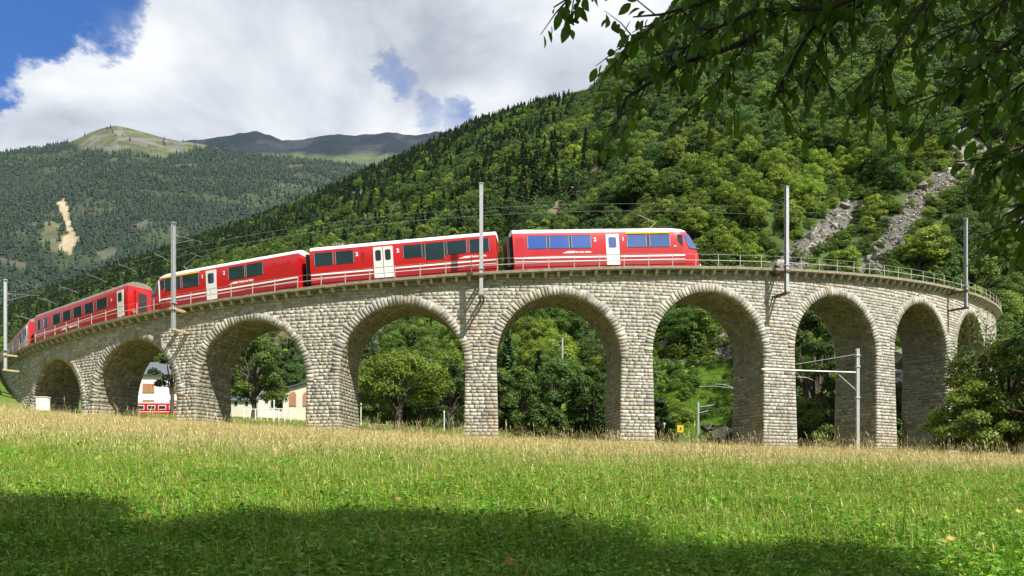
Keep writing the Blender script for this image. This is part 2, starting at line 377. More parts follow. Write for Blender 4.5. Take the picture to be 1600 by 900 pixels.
def inpoly(x, y, P):
    r = np.zeros(np.shape(x), bool); n = len(P)
    for i in range(n):
        (x0, y0), (x1, y1) = P[i], P[(i + 1) % n]
        c = ((y0 > y) != (y1 > y)) & (x < (x1 - x0) * (y - y0) / ((y1 - y0) + 1e-9) + x0); r ^= c
    return r
SCREES = [[(1203, 425), (1225, 395), (1258, 368), (1302, 335), (1332, 312), (1356, 318), (1332, 345), (1305, 372), (1278, 398), (1252, 425)],
          [(1330, 425), (1352, 400), (1380, 362), (1412, 318), (1450, 285), (1500, 250), (1545, 228), (1540, 248), (1492, 286), (1456, 322), (1432, 355), (1404, 392), (1378, 425)],
          [(573, 590), (578, 545), (592, 515), (612, 505), (606, 535), (594, 570), (590, 590)],
          [(1108, 562), (1118, 530), (1132, 498), (1150, 498), (1152, 562)]]
GRASSY = [(1012, 700), (1012, 562), (1160, 562), (1165, 700)]
def scree_at(x, y):
    r = np.zeros(np.shape(x), bool)
    wx = x + 14 * (vnoise(x / 13, y / 13) - 0.5); wy = y + 14 * (vnoise(x / 11 + 9, y / 11) - 0.5)
    for P in SCREES: r |= inpoly(wx, wy, P)
    return r

def make_hill():
    xs = np.arange(-700, 2501, 10.0); ts = np.concatenate([np.linspace(-0.03, 0.2, 60), np.linspace(0.2, 1, 90)[1:], [1.05, 1.2, 1.6]])
    Xp, T = np.meshgrid(xs, ts); y0 = HILL.foot(Xp); yr = HILL.top(Xp); Y = y0 + (yr - y0) * T
    P = HILL.pt(Xp, Y); x2, y2 = px(P)
    n = fbm(P[..., 0] / 22, P[..., 1] / 22, 5)[..., None]; n2 = fbm(P[..., 0] / 60 + 40, P[..., 1] / 60, 4)[..., None]
    green = np.array([0.050, 0.085, 0.018]); tan = np.array([0.135, 0.122, 0.075]); rock = np.array([0.17, 0.16, 0.14]); lush = np.array([0.115, 0.195, 0.03])
    k = smooth01((n2 - 0.50) * 6); c = green * (1 - k) + tan * k
    k = smooth01((n - 0.56) * 9) * smooth01((n2 - 0.46) * 8); c = c * (1 - k) + rock * k
    k = scree_at(x2, y2)[..., None].astype(float); c = c * (1 - k) + np.array([0.11, 0.103, 0.09]) * k
    k = inpoly(x2, y2, [(1005, 700), (1005, 562), (1170, 562), (1175, 700)])[..., None].astype(float) * 0.9; c = c * (1 - k) + lush * k
    c = c * (0.7 + 0.6 * n)
    o = obj('hillside', mesh_data('hillside', P.reshape(-1, 3), grid_faces(len(ts), len(xs)), M['land'], c.reshape(-1, 3), True))
    tag(o, kind='structure')
make_hill()

SCAR = [(88, 318), (100, 309), (107, 325), (112, 352), (124, 376), (118, 384), (108, 400), (96, 392), (98, 372), (104, 362), (97, 340)]
SCAR2 = [(70, 345), (95, 350), (108, 402), (78, 392), (62, 372)]
def mountain_bare(x, y):
    """how bare of trees: summit pasture and rock bands"""
    tl = np.interp(x, [-400, 60, 110, 140, 200, 260, 330, 450, 700], [190, 205, 226, 236, 240, 244, 232, 236, 258])
    w = 16 * (fbm(x / 22, y / 14, 4) - 0.5)
    return smooth01((tl + w - y) / 7 + 0.4)
def make_mountain():
    xs = np.arange(-900, 1301, 5.0); ts = np.concatenate([np.linspace(-0.1, 1, 210), [1.04, 1.15, 1.5]])
    Xp, T = np.meshgrid(xs, ts); y0 = MOUNT.foot(Xp); yr = MOUNT.top(Xp); P = MOUNT.pt(Xp, y0 + (yr - y0) * T); x2, y2 = px(P)
    n = fbm(P[..., 0] / 90, P[..., 1] / 90, 5)[..., None]; n2 = fbm(P[..., 0] / 260 + 40, P[..., 1] / 200, 4)[..., None]
    forest = np.array([0.018, 0.032, 0.019]); past = np.array([0.070, 0.082, 0.032]); rock = np.array([0.125, 0.12, 0.105])
    b = mountain_bare(x2, y2)[..., None]
    nr = fbm(P[..., 0] / 45 + 5, P[..., 1] / 70, 5, 0.65)[..., None]; kr = smooth01((nr - 0.46) * 9); alp = past * (1 - kr) + rock * kr
    c = forest * (1 - b) + alp * b
    n3 = fbm(P[..., 0] / 140 + 70, P[..., 1] / 110 + 30, 4)[..., None]; k = smooth01((n3 - 0.52) * 8) * (1 - b); c = c * (1 - k) + np.array([0.036, 0.052, 0.024]) * k
    k = smooth01((n - 0.58) * 14) * smooth01((n2 - 0.48) * 10) * (1 - b); c = c * (1 - k) + np.array([0.070, 0.070, 0.048]) * k
    wx = x2 + 16 * (fbm(x2 / 7, y2 / 7, 3, 0.7) - 0.5); wy = y2 + 14 * (fbm(x2 / 7 + 4, y2 / 8, 3, 0.7) - 0.5)
    k = (inpoly(wx, wy, SCAR)).astype(float)[..., None]; c = c * (1 - k) + np.array([0.30, 0.25, 0.165]) * k
    k = (inpoly(wx, wy, SCAR2)).astype(float)[..., None] * 0.4 * (1 - k); c = c * (1 - k) + np.array([0.17, 0.155, 0.085]) * k
    c = c * (0.75 + 0.5 * n)
    tag(obj('mountain', mesh_data('mountain', P.reshape(-1, 3), grid_faces(len(ts), len(xs)), M['far'], c.reshape(-1, 3), True)), kind='structure')
    xs = np.arange(-200, 1301, 5.0); ts = np.concatenate([np.linspace(0, 1, 110), [1.1, 1.6]])
    Xp, T = np.meshgrid(xs, ts); y0 = RIDGE.foot(Xp); yr = RIDGE.top(Xp); P = RIDGE.pt(Xp, y0 + (yr - y0) * T); x2, y2 = px(P)
    P[..., 2] += 50 * (fbm(P[..., 0] / 160, P[..., 1] / 160, 4) - 0.5)
    n = fbm(P[..., 0] / 300, P[..., 1] / 300, 5)[..., None]
    c = np.array([0.010, 0.014, 0.018]) * (0.5 + n); k = smooth01((n - 0.57) * 9); c = c * (1 - k) + np.array([0.028, 0.031, 0.035]) * k  # cloud shadow lying on the far ridge is put into this dark colour
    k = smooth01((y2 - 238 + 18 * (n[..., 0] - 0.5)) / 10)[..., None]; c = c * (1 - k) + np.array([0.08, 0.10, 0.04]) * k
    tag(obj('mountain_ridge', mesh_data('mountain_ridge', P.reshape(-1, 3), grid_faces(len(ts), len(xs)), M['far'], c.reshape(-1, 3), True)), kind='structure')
make_mountain()

def make_valley_side():
    """the other side of the valley, behind the viewer: it shows in the train windows"""
    a = np.linspace(radians(150), radians(290), 60)     # azimuth clockwise from +Y
    rr = np.concatenate([np.linspace(90, 900, 40), [1100]])
    A, RR = np.meshgrid(a, rr)
    h = smooth01((A - radians(158)) / radians(22)) * smooth01((radians(300) - A) / radians(30))
    X = RR * np.sin(A); Y = RR * np.cos(A)
    Z = -6 + np.where(RR > 1000, 330, 0.46 * (RR - 90)) * h + 30 * (fbm(X / 70, Y / 70, 5) - 0.5) * smooth01((RR - 90) / 100)
    n = fbm(X / 14, Y / 14, 4)[..., None]; c = np.array([0.028, 0.048, 0.014]) * (0.4 + 1.2 * n)
    tag(obj('valley_side', mesh_data('valley_side', np.stack([X, Y, Z], -1).reshape(-1, 3), grid_faces(len(rr), len(a)), M['land'], c.reshape(-1, 3), True)), kind='structure')
make_valley_side()

# ------------------------------------------------------------------ the viaduct
EDGES = theta_at(np.array([128, 150, 276, 309, 478, 532, 725, 778, 968, 1021, 1191, 1242, 1367, 1397, 1478, 1494.0]))
TH_L, TH_R = -0.90, 1.02                             # where the walls run into the hill
ARCH = []                                            # (centre angle, half span, springing height)
lo = [EDGES[0] - 9.6 / R] + list(EDGES[1::2]); hi = list(EDGES[0::2]) + [EDGES[-1] + 9.4 / R]
for a, b in zip(lo, hi):
    c = (a + b) / 2; h = (b - a) / 2 * R + 0.12; ARCH.append((c, h, deck(c) - 1.95 - h))
TV = 0.66                                            # depth of the arch ring
BATTER, FBAT = 0.022, 0.018
def rw(th, z): return R + FBAT * np.maximum(deck(th) - 1.5 - z, 0)
def ground_th(th):
    P = polar(th, R + 0.5, 0 * th); return ground(P[0], P[1])

STV, STC, STA = [], [], []                           # stones: corner quads, normals, colour, back depth, proud
def stone_color(n, warm=0.0):
    pal = np.array([[0.47, 0.44, 0.375], [0.52, 0.49, 0.42], [0.40, 0.385, 0.34], [0.48, 0.42, 0.31], [0.45, 0.35, 0.22], [0.34, 0.24, 0.15], [0.32, 0.315, 0.29], [0.56, 0.53, 0.46]])
    w = np.array([0.26, 0.20, 0.16, 0.10 + warm, 0.045 + warm, 0.02, 0.07, 0.125]); w = w / w.sum()
    k = rng.choice(len(pal), n, p=w); return (pal[k] * 0.72 + 0.28 * np.array([0.43, 0.425, 0.395])) * rng.uniform(0.70, 1.06, (n, 1)) * np.array([0.875, 0.885, 0.90])
def build_stones(Q, Nn, colr, gap=0.012, proud=0.017, back=0.07):
    """Q (n,4,3) corner quads on a surface, Nn (n,3) outward normals -> vertices (n,17,3); faces are shared"""
    n = len(Q); e0 = Q[:, 1] - Q[:, 0]; e1 = Q[:, 3] - Q[:, 0]
    w = np.linalg.norm(e0, axis=1); h = np.linalg.norm(e1, axis=1)
    gu = np.clip(gap / w, 0, 0.3); gv = np.clip(gap / h, 0, 0.3)
    V = np.zeros((n, 17, 3)); gridp = [(0, 0), (1, 0), (2, 0), (0, 1), (1, 1), (2, 1), (0, 2), (1, 2), (2, 2)]
    jit = lambda s: rng.normal(0, s, n)
    for k, (i, j) in enumerate(gridp):
        u = np.where(i == 0, gu, np.where(i == 1, 0.5, 1 - gu)) + (jit(0.10) if i == 1 else rng.uniform(-0.5, 1, n) * gu * (1 if i == 0 else -1) * 0.8)
        v = np.where(j == 0, gv, np.where(j == 1, 0.5, 1 - gv)) + (jit(0.10) if j == 1 else rng.uniform(-0.5, 1, n) * gv * (1 if j == 0 else -1) * 0.8)
        p = (Q[:, 0] * ((1 - u) * (1 - v))[:, None] + Q[:, 1] * (u * (1 - v))[:, None] + Q[:, 2] * (u * v)[:, None] + Q[:, 3] * ((1 - u) * v)[:, None])
        d = proud * (rng.uniform(0.5, 1.7, n) if (i == 1 and j == 1) else rng.uniform(0.3, 1.6, n) if (i == 1 or j == 1) else rng.uniform(0.25, 1.25, n))
        V[:, k] = p + Nn * d[:, None]
        kb = {0: 9, 1: 10, 2: 11, 5: 12, 8: 13, 7: 14, 6: 15, 3: 16}.get(k)
        if kb: V[:, kb] = p - Nn * back
    return V
SF = np.array([(0, 1, 4, 3), (1, 2, 5, 4), (3, 4, 7, 6), (4, 5, 8, 7), (9, 10, 1, 0), (10, 11, 2, 1), (11, 12, 5, 2), (12, 13, 8, 5), (13, 14, 7, 8), (14, 15, 6, 7), (15, 16, 3, 6), (16, 9, 0, 3)])
def stones_mesh(name, V, colr, mat=None):
    n = len(V); Fc = (SF[None] + (np.arange(n) * 17)[:, None, None]).reshape(-1, 4)
    return mesh_data(name, V.reshape(-1, 3), Fc, mat or M['stone'], np.repeat(colr, 17, 0))

def arch_open(i, z, ring):
    c, h, zs = ARCH[i]
    if z <= zs: return h - BATTER * (zs - z)
    r = h + ring; q = r * r - (z - zs) ** 2
    return sqrt(q) if q > 0 else 0.0

def make_viaduct():
    root = empty('viaduct', tuple(polar(np.float64(0.08), R, float(ground_th(np.float64(0.08))))))
    loc = np.array(root.location)
    tag(root, 'curved stone railway viaduct of nine round arches crossing the meadow', 'viaduct')
    def part(name, me, kind=None):
        o = obj(name, me, root, loc=-loc)
        if kind: o['kind'] = kind
        return o
    # ---- core
    m = MB(); e = 0.02
    brk = [TH_L]
    for c, h, zs in ARCH: brk += list(c + (h + e) * np.cos(np.linspace(pi, 0, 25)) / R)
    brk += [TH_R]
    brk = sorted(set(np.round(np.concatenate([brk, np.arange(TH_L, TH_R, 0.03)]), 6)))
    def zb(th):
        for c, h, zs in ARCH:
            s = abs(th - c) * R
            if s <= h + e + 1e-4: return zs + sqrt(max((h + e) ** 2 - s * s, 0)), True
        return None, False
    ends = [(TH_L, 0, None)]
    for t0, t1 in zip(brk[:-1], brk[1:]):
        tm = (t0 + t1) / 2; _, op = zb(tm)
        zt0, zt1 = deck(t0) - 0.22, deck(t1) - 0.22
        if op: b0, b1 = zb(t0)[0], zb(t1)[0]
        else:
            k = sum(1 for c, h, zs in ARCH if c < tm)
            if k == 0: b0 = b1 = min(float(ground_th(np.float64(t0))), float(ground_th(np.float64(t1)))) - 1.5; b0 = min(b0, ARCH[0][2]); b1 = b0
            elif k == len(ARCH): b0 = b1 = ARCH[-1][2] - 9
            else:
                zl = ARCH[k - 1][2]; zr = ARCH[k][2]; f = lambda t: zl + (zr - zl) * np.clip((t - ARCH[k - 1][0] - ARCH[k - 1][1] / R) / (ARCH[k][0] - ARCH[k][1] / R - ARCH[k - 1][0] - ARCH[k - 1][1] / R), 0, 1)
                b0, b1 = f(t0), f(t1)
        ro0 = lambda t, z: float(rw(t, z)) - 0.006
        A = [polar(t0, ro0(t0, b0), b0), polar(t1, ro0(t1, b1), b1), polar(t1, RIN, b1), polar(t0, RIN, b0),
             polar(t0, ro0(t0, zt0), zt0), polar(t1, ro0(t1, zt1), zt1), polar(t1, RIN, zt1), polar(t0, RIN, zt0)]
        m.add(A, [(0, 1, 5, 4), (2, 3, 7, 6), (3, 2, 1, 0), (4, 5, 6, 7)])
    for k in range(1, len(ARCH)):                    # piers
        (c0, h0, z0), (c1, h1, z1) = ARCH[k - 1], ARCH[k]
        tl, tr = c0 + (h0 + e) / R, c1 - (h1 + e) / R
        g = float(ground_th(np.float64((tl + tr) / 2))) - 2.0
        bl, br = tl - BATTER * (z0 - g) / R, tr + BATTER * (z1 - g) / R
        ro = lambda t, z: float(rw(t, z)) - 0.006
        m.hexa([polar(bl, ro(bl, g), g), polar(br, ro(br, g), g), polar(br, RIN - 0.1, g), polar(bl, RIN - 0.1, g),
                polar(tl, ro(tl, z0), z0), polar(tr, ro(tr, z1), z1), polar(tr, RIN, z1), polar(tl, RIN, z0)])
    me = m.data('core', M['mortar']); part('core', me)
    # ---- facing stones of the outer wall, row by row
    Q, Nn, C0 = [], [], []
    z = 2.0; rows = []
    while z < 23:
        h = rng.uniform(0.22, 0.33); rows.append((z, z + h)); z += h
    def wall_run(ta, tb, z0, z1):
        s = ta
        while s < tb - 0.12 / R:
            w = rng.uniform(0.28, 0.70) * (1.35 if rng.random() < 0.15 else 1); e2 = s + w / R
            if tb - e2 < 0.3 / R: e2 = tb
            tm = (s + e2) / 2; zt = min(z1, float(deck(tm)) - 0.22); g = float(ground_th(np.float64(tm)))
            if zt - z0 > 0.12 and z1 > g - 0.5:
                Q.append([polar(s, rw(s, z0), z0), polar(e2, rw(e2, z0), z0), polar(e2, rw(e2, zt), zt), polar(s, rw(s, zt), zt)])
                Nn.append([sin(tm), -cos(tm), 0])
            s = e2
    for z0, z1 in rows:
        zm = (z0 + z1) / 2; cuts = [TH_L]
        for i, (c, h, zs) in enumerate(ARCH):
            o = arch_open(i, zm, TV - 0.10) if zm > zs else arch_open(i, zm, 0)
            if o > 0.05: cuts += [c - o / R, c + o / R]
        cuts += [TH_R]
        for a, b in zip(cuts[0::2], cuts[1::2]): wall_run(a, b, z0, z1)
    Q = np.array(Q, float); Nn = np.array(Nn, float); cl = stone_color(len(Q))
    V = build_stones(Q, Nn, cl) - loc * 0
    ctr = Q.mean(1); X, Yp = px(ctr)
    area = np.linalg.norm(Q[:, 1] - Q[:, 0], axis=1) * np.linalg.norm(Q[:, 3] - Q[:, 0], axis=1) * (F / ctr[:, 1]) ** 2 * np.abs((Nn * ctr).sum(1)) / np.linalg.norm(ctr, axis=1)
    area *= (X > 150) & (X < 1420) & (ctr[:, 2] > ground(ctr[:, 0], ctr[:, 1]) + 0.7)
    order = np.argsort(-area); pick = order[:300]; rest = order[300:]
    for k in pick: part('stone', stones_mesh('stone', V[k:k + 1], cl[k:k + 1]))
    part('masonry', stones_mesh('masonry', V[rest], cl[rest]), 'stuff')
    # ---- pier sides and vault lining
    Q, Nn, PR = [], [], []
    def depth_cells(r_out):
        out = []; d = 0.0; D = r_out - RIN
        while d < D - 0.05:
            w = rng.uniform(0.42, 0.85); w = D - d if D - d - w < 0.3 else w; out.append((r_out - d, r_out - d - w)); d += w
        return out
    for i, (c, h, zs) in enumerate(ARCH):
        for sgn in (-1, 1):
            gt = float(ground_th(np.float64(c + sgn * h / R))) - 2.5
            for z0, z1 in rows:
                if z1 < gt or z0 > zs: continue
                zt = min(z1, zs)
                t0 = c + sgn * arch_open(i, z0, 0) / R; t1 = c + sgn * arch_open(i, zt, 0) / R
                for ra, rb in depth_cells(float(rw(t0, z0))):
                    q = [polar(t0, ra, z0), polar(t0, rb, z0), polar(t1, rb, zt), polar(t1, ra, zt)]
                    if sgn < 0: q = [q[1], q[0], q[3], q[2]]
                    Q.append(q); Nn.append([-sgn * cos(t0), -sgn * sin(t0), 0])
        na = max(8, int(pi * h / 0.36)); ph = np.linspace(0, pi, na + 1)
        for p0, p1 in zip(ph[:-1], ph[1:]):
            for ra, rb in depth_cells(R - 0.02):
                f = lambda p, r: polar(c + h * cos(p) / R, r, zs + h * sin(p))
                pm = (p0 + p1) / 2; tm = c + h * cos(pm) / R
                Q.append([f(p0, ra), f(p0, rb), f(p1, rb), f(p1, ra)]); Nn.append([-cos(pm) * cos(tm), -cos(pm) * sin(tm), -sin(pm)])
    Q = np.array(Q, float); Nn = np.array(Nn, float); cl = stone_color(len(Q)) * np.array([0.62, 0.62, 0.56])  # darkened: partly the stone's own darker tone, partly arch shade put into the colour
    fl = np.einsum('ij,ij->i', np.cross(Q[:, 1] - Q[:, 0], Q[:, 3] - Q[:, 0]), Nn) < 0
    Q[fl] = Q[fl][:, [1, 0, 3, 2]]
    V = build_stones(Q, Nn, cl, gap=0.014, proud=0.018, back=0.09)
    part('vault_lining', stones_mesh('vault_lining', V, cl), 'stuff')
    # ---- arch rings
    Q, Nn, size = [], [], []
    for i, (c, h, zs) in enumerate(ARCH):
        nv = int(round(pi * (h + 0.3) / 0.31)); ph = np.linspace(0, pi, nv + 1); ph[1:-1] += rng.uniform(-0.012, 0.012, nv - 1)
        for p0, p1 in zip(ph[:-1], ph[1:]):
            tv = TV + rng.uniform(-0.06, 0.14); pm = (p0 + p1) / 2
            f = lambda p, r: polar(c + r * cos(p) / R, float(rw(c + r * cos(p) / R, zs + r * sin(p))) + 0.012, zs + r * sin(p))
            Q.append([f(p1, h - 0.03), f(p0, h - 0.03), f(p0, h + tv), f(p1, h + tv)])
            tm = c + h * cos(pm) / R; Nn.append([sin(tm), -cos(tm), 0])
    Q = np.array(Q, float); Nn = np.array(Nn, float); cl = stone_color(len(Q)); cl = cl * 0.95
    V = build_stones(Q, Nn, cl, gap=0.012, proud=0.034, back=0.45)
    ctr = Q.mean(1); X, _ = px(ctr); size = (F / ctr[:, 1]) ** 2 * np.abs((Nn * ctr).sum(1)) / np.linalg.norm(ctr, axis=1)
    order = np.argsort(-size); 
    for k in order[:300]: part('voussoir', stones_mesh('voussoir', V[k:k + 1], cl[k:k + 1]))
    part('arch_rings', stones_mesh('arch_rings', V[order[300:]], cl[order[300:]]), 'stuff')
    # ---- cornice and corbels
    n = int((TH_R - TH_L) * R / 1.0); ts = np.linspace(TH_L, TH_R, n + 1)
    for t0, t1 in zip(ts[:-1], ts[1:]):
        a, b = t0 + 0.006 / R, t1 - 0.006 / R; dz = rng.uniform(-0.012, 0.012); dr = rng.uniform(-0.015, 0.015)
        m = MB(); P = []
        for zz, rr in ((-0.20 + dz, RC - 0.03 + dr), (dz, RC + dr)):
            P += [polar(a, rr, deck(a) + zz), polar(b, rr, deck(b) + zz), polar(b, R - 0.75, deck(b) + zz), polar(a, R - 0.75, deck(a) + zz)]
        m.hexa(P); part('cornice_slab', m.data('cornice_slab', M['coping']))
        tm = t0 + 0.5 * (t1 - t0); w = 0.11 / R; a, b = tm - w, tm + w; zt = deck(tm) - 0.215
        m = MB(); m.hexa([polar(a, R + 0.30, zt - 0.34), polar(b, R + 0.30, zt - 0.34), polar(b, R - 0.1, zt - 0.34), polar(a, R - 0.1, zt - 0.34),
                          polar(a, R + 0.50, zt), polar(b, R + 0.50, zt), polar(b, R - 0.1, zt), polar(a, R - 0.1, zt)])
        part('corbel', m.data('corbel', M['corbel']))
    m = MB()
    ts = np.linspace(TH_L - 0.5, TH_R + 0.4, 130)
    for t0, t1 in zip(ts[:-1], ts[1:]):
        P = []
        for zz in (-0.9, -0.19):
            P += [polar(t0, R - 0.78, deck(t0) + zz), polar(t1, R - 0.78, deck(t1) + zz), polar(t1, RIN + 0.02, deck(t1) + zz), polar(t0, RIN + 0.02, deck(t0) + zz)]
        m.hexa(P)
    part('ballast_bed', m.data('ballast_bed', M['ballast']))
    for r in (RT - 0.5, RT + 0.5):
        m = MB()
        m.tube([polar(t, r, deck(t) - 0.13) for t in np.linspace(TH_L - 0.5, TH_R + 0.4, 110)], 0.05, 4); part('rail', m.data('rail', M['rust']))
    # rear coping
    m = MB(); ts = np.linspace(TH_L, TH_R, 110)
    for t0, t1 in zip(ts[:-1], ts[1:]):
        P = []
        for zz in (-0.2, 0.0):
            P += [polar(t0, RIN + 0.5, deck(t0) + zz), polar(t1, RIN + 0.5, deck(t1) + zz), polar(t1, RIN - 0.45, deck(t1) + zz), polar(t0, RIN - 0.45, deck(t0) + zz)]
        m.hexa(P)
    part('rear_coping', m.data('rear_coping', M['coping']))
make_viaduct()

def make_railing(r, label, mat, wires, t0=TH_L - 0.12, t1=TH_R):
    base = polar(np.float64(0.1), r, float(deck(0.1)))
    root = empty('railing', tuple(base)); tag(root, label, 'railing', 'railings of the viaduct')
    n = int((t1 - t0) * R / 2.0)
    for t in np.linspace(t0, t1, n + 1):
        p = polar(t, r, float(deck(t))) - base; m = MB()
        m.tube([(0, 0, -0.15), (0, 0, 1.0)], 0.034, 6); m.tube([(0, 0, -0.02), (0, 0, 0.03)], 0.09, 6)
        m.build('post', mat, root, loc=tuple(p))
    for h, rad, mt in wires:
        m = MB(); m.tube([polar(t, r, float(deck(t)) + h) - base for t in np.linspace(t0, t1, 160)], rad, 6); m.build('rail', mt, root, smooth=True)
make_railing(RC - 0.14, 'light steel railing along the near edge of the viaduct deck', M['railing'], ((0.98, 0.022, M['rail_dark']), (0.50, 0.028, M['railing'])))
make_railing(RIN - 0.3, 'dark steel railing along the far edge of the viaduct deck', M['rail_dark'], ((0.98, 0.022, M['rail_dark']), (0.5, 0.022, M['rail_dark'])))

# ------------------------------------------------------------------ trees
def leaves_mesh(P, Nrm, size, colr, asp=0.62):
    """diamond leaves at P, facing Nrm"""
    n = len(P); Nrm = Nrm / (np.linalg.norm(Nrm, axis=1, keepdims=True) + 1e-9)
    a = np.cross(Nrm, rng.normal(size=(n, 3))); a = a / (np.linalg.norm(a, axis=1, keepdims=True) + 1e-9); b = np.cross(Nrm, a)
    s = size[:, None]
    V = np.stack([P - a * s, P + b * s * asp + Nrm * s * 0.12, P + a * s, P - b * s * asp + Nrm * s * 0.12], 1).reshape(-1, 3)
    Fc = np.arange(4 * n).reshape(n, 4); return V, Fc, np.repeat(colr, 4, 0)
def crown_points(n, lobes, shell=0.55):
    c = np.array([l[0] for l in lobes]); r = np.array([l[1] for l in lobes]); w = (r[:, 0] * r[:, 1]) ** 0.9; w = w / w.sum()
    k = rng.choice(len(lobes), n, p=w); d = rng.normal(size=(n, 3)); d /= np.linalg.norm(d, axis=1, keepdims=True)
    rad = rng.uniform(shell, 1.0, n) ** 0.7
    d[:, 2] = np.where(d[:, 2] < -0.35, -d[:, 2] * 0.6, d[:, 2])
    P = c[k] + d * r[k] * rad[:, None] * (1 + 0.22 * (fbm(d[:, 0] * 3 + k * 7.0 + 20, d[:, 1] * 3 + d[:, 2] * 3 + 20, 2) - 0.5)[:, None] * 2)
    return P, d, k
def broadleaf(n, leaf, kind=0, h=10.0, wide=1.0):
    """crown and trunk meshes of a broadleaved tree h metres tall, foot at the origin"""
    lobes = []; nl = 17
    for i in range(nl):
        a = i * 2.4 + rng.uniform(-0.4, 0.4); t = (i + 0.5) / nl; zz = h * (0.30 + 0.58 * t); rr = h * 0.24 * wide * sqrt(max(1 - (2 * t - 0.85) ** 2 * 0.75, 0.05))
        s = h * rng.uniform(0.085, 0.185) * (1 - 0.25 * t)
        lobes.append((np.array([cos(a) * rr, sin(a) * rr, zz]), np.array([s * wide * 1.15, s * wide * 1.15, s * 0.95])))
    P, d, k = crown_points(n, lobes)
    bases = np.array([[0.088, 0.155, 0.030], [0.145, 0.220, 0.036], [0.064, 0.120, 0.029]])[kind]
    lobe_v = rng.uniform(0.85, 1.2, nl)
    c = bases * (lobe_v[k] * rng.uniform(0.72, 1.35, n))[:, None]; c[:, 0] *= rng.uniform(0.85, 1.25, n)
    V, Fc, cc = leaves_mesh(P, d + rng.normal(0, 0.55, (n, 3)) + np.array([0, 0, 0.35]), leaf * rng.uniform(0.6, 1.3, n), c)
    crown = mesh_data('crown', V, Fc, M['leaf'], cc)
    m = MB(); m.tube([(0, 0, -0.6), (0.05, 0, h * 0.12), (-0.06 * h * 0.1, 0.1, h * 0.35), (0.1, 0, h * 0.62)], [h * 0.028, h * 0.02, h * 0.015, h * 0.006], 6)
    for i in range(6):
        q = lobes[i][0]; z0 = h * rng.uniform(0.2, 0.45); m.tube([(0, 0, z0), (q[0] * 0.5, q[1] * 0.5, (z0 + q[2]) / 2 - 0.2), tuple(q)], [h * 0.012, h * 0.008, h * 0.003], 5, False)
    return crown, m.data('trunk', M['bark'])
def conifer(n, leaf, h=10.0, col=(0.050, 0.085, 0.032)):
    t = rng.random(n) ** 0.75; z = h * (0.10 + 0.9 * (1 - t)); z = np.round(z / (h * 0.055)) * h * 0.055 + rng.normal(0, h * 0.012, n)
    rr = h * 0.19 * (1 - z / h * 0.98).clip(0.02) * rng.uniform(0.35, 1.1, n); a = rng.uniform(0, 2 * pi, n)
    P = np.stack([rr * np.cos(a), rr * np.sin(a), z - rr * 0.25], 1); d = np.stack([np.cos(a) * 0.4, np.sin(a) * 0.4, np.ones(n)], 1)
    V, Fc, cc = leaves_mesh(P, d + rng.normal(0, 0.4, (n, 3)), leaf * rng.uniform(0.6, 1.3, n), np.array(col) * rng.uniform(0.6, 1.5, (n, 1)), 0.45)
    crown = mesh_data('crown', V, Fc, M['needle'], cc)
    m = MB(); m.tube([(0, 0, -0.5), (0, 0, h * 0.95)], [h * 0.018, h * 0.003], 5); return crown, m.data('trunk', M['bark'])
def far_conifer(h=10.0, col=(0.016, 0.034, 0.018)):
    V, Fc, cc = [], [], []; nt = 4
    for k in range(nt):
        z0 = h * (0.08 + 0.21 * k); z1 = min(z0 + h * 0.42, h); r = h * 0.20 * (1 - 0.2 * k); b = len(V); ns = 7
        for j in range(ns):
            a = 2 * pi * (j + 0.5 * (k % 2)) / ns; q = r * rng.uniform(0.6, 1.15); V.append((q * cos(a), q * sin(a), z0 + rng.uniform(-0.03, 0.03) * h))
        V.append((0, 0, z1))
        for j in range(ns): Fc.append((b + j, b + (j + 1) % ns, b + ns))
        s = rng.uniform(0.8, 1.25); cc += [np.array(col) * s * rng.uniform(0.9, 1.1) for _ in range(ns + 1)]
    return mesh_data('conifer', V, Fc, M['needle'], np.array(cc))

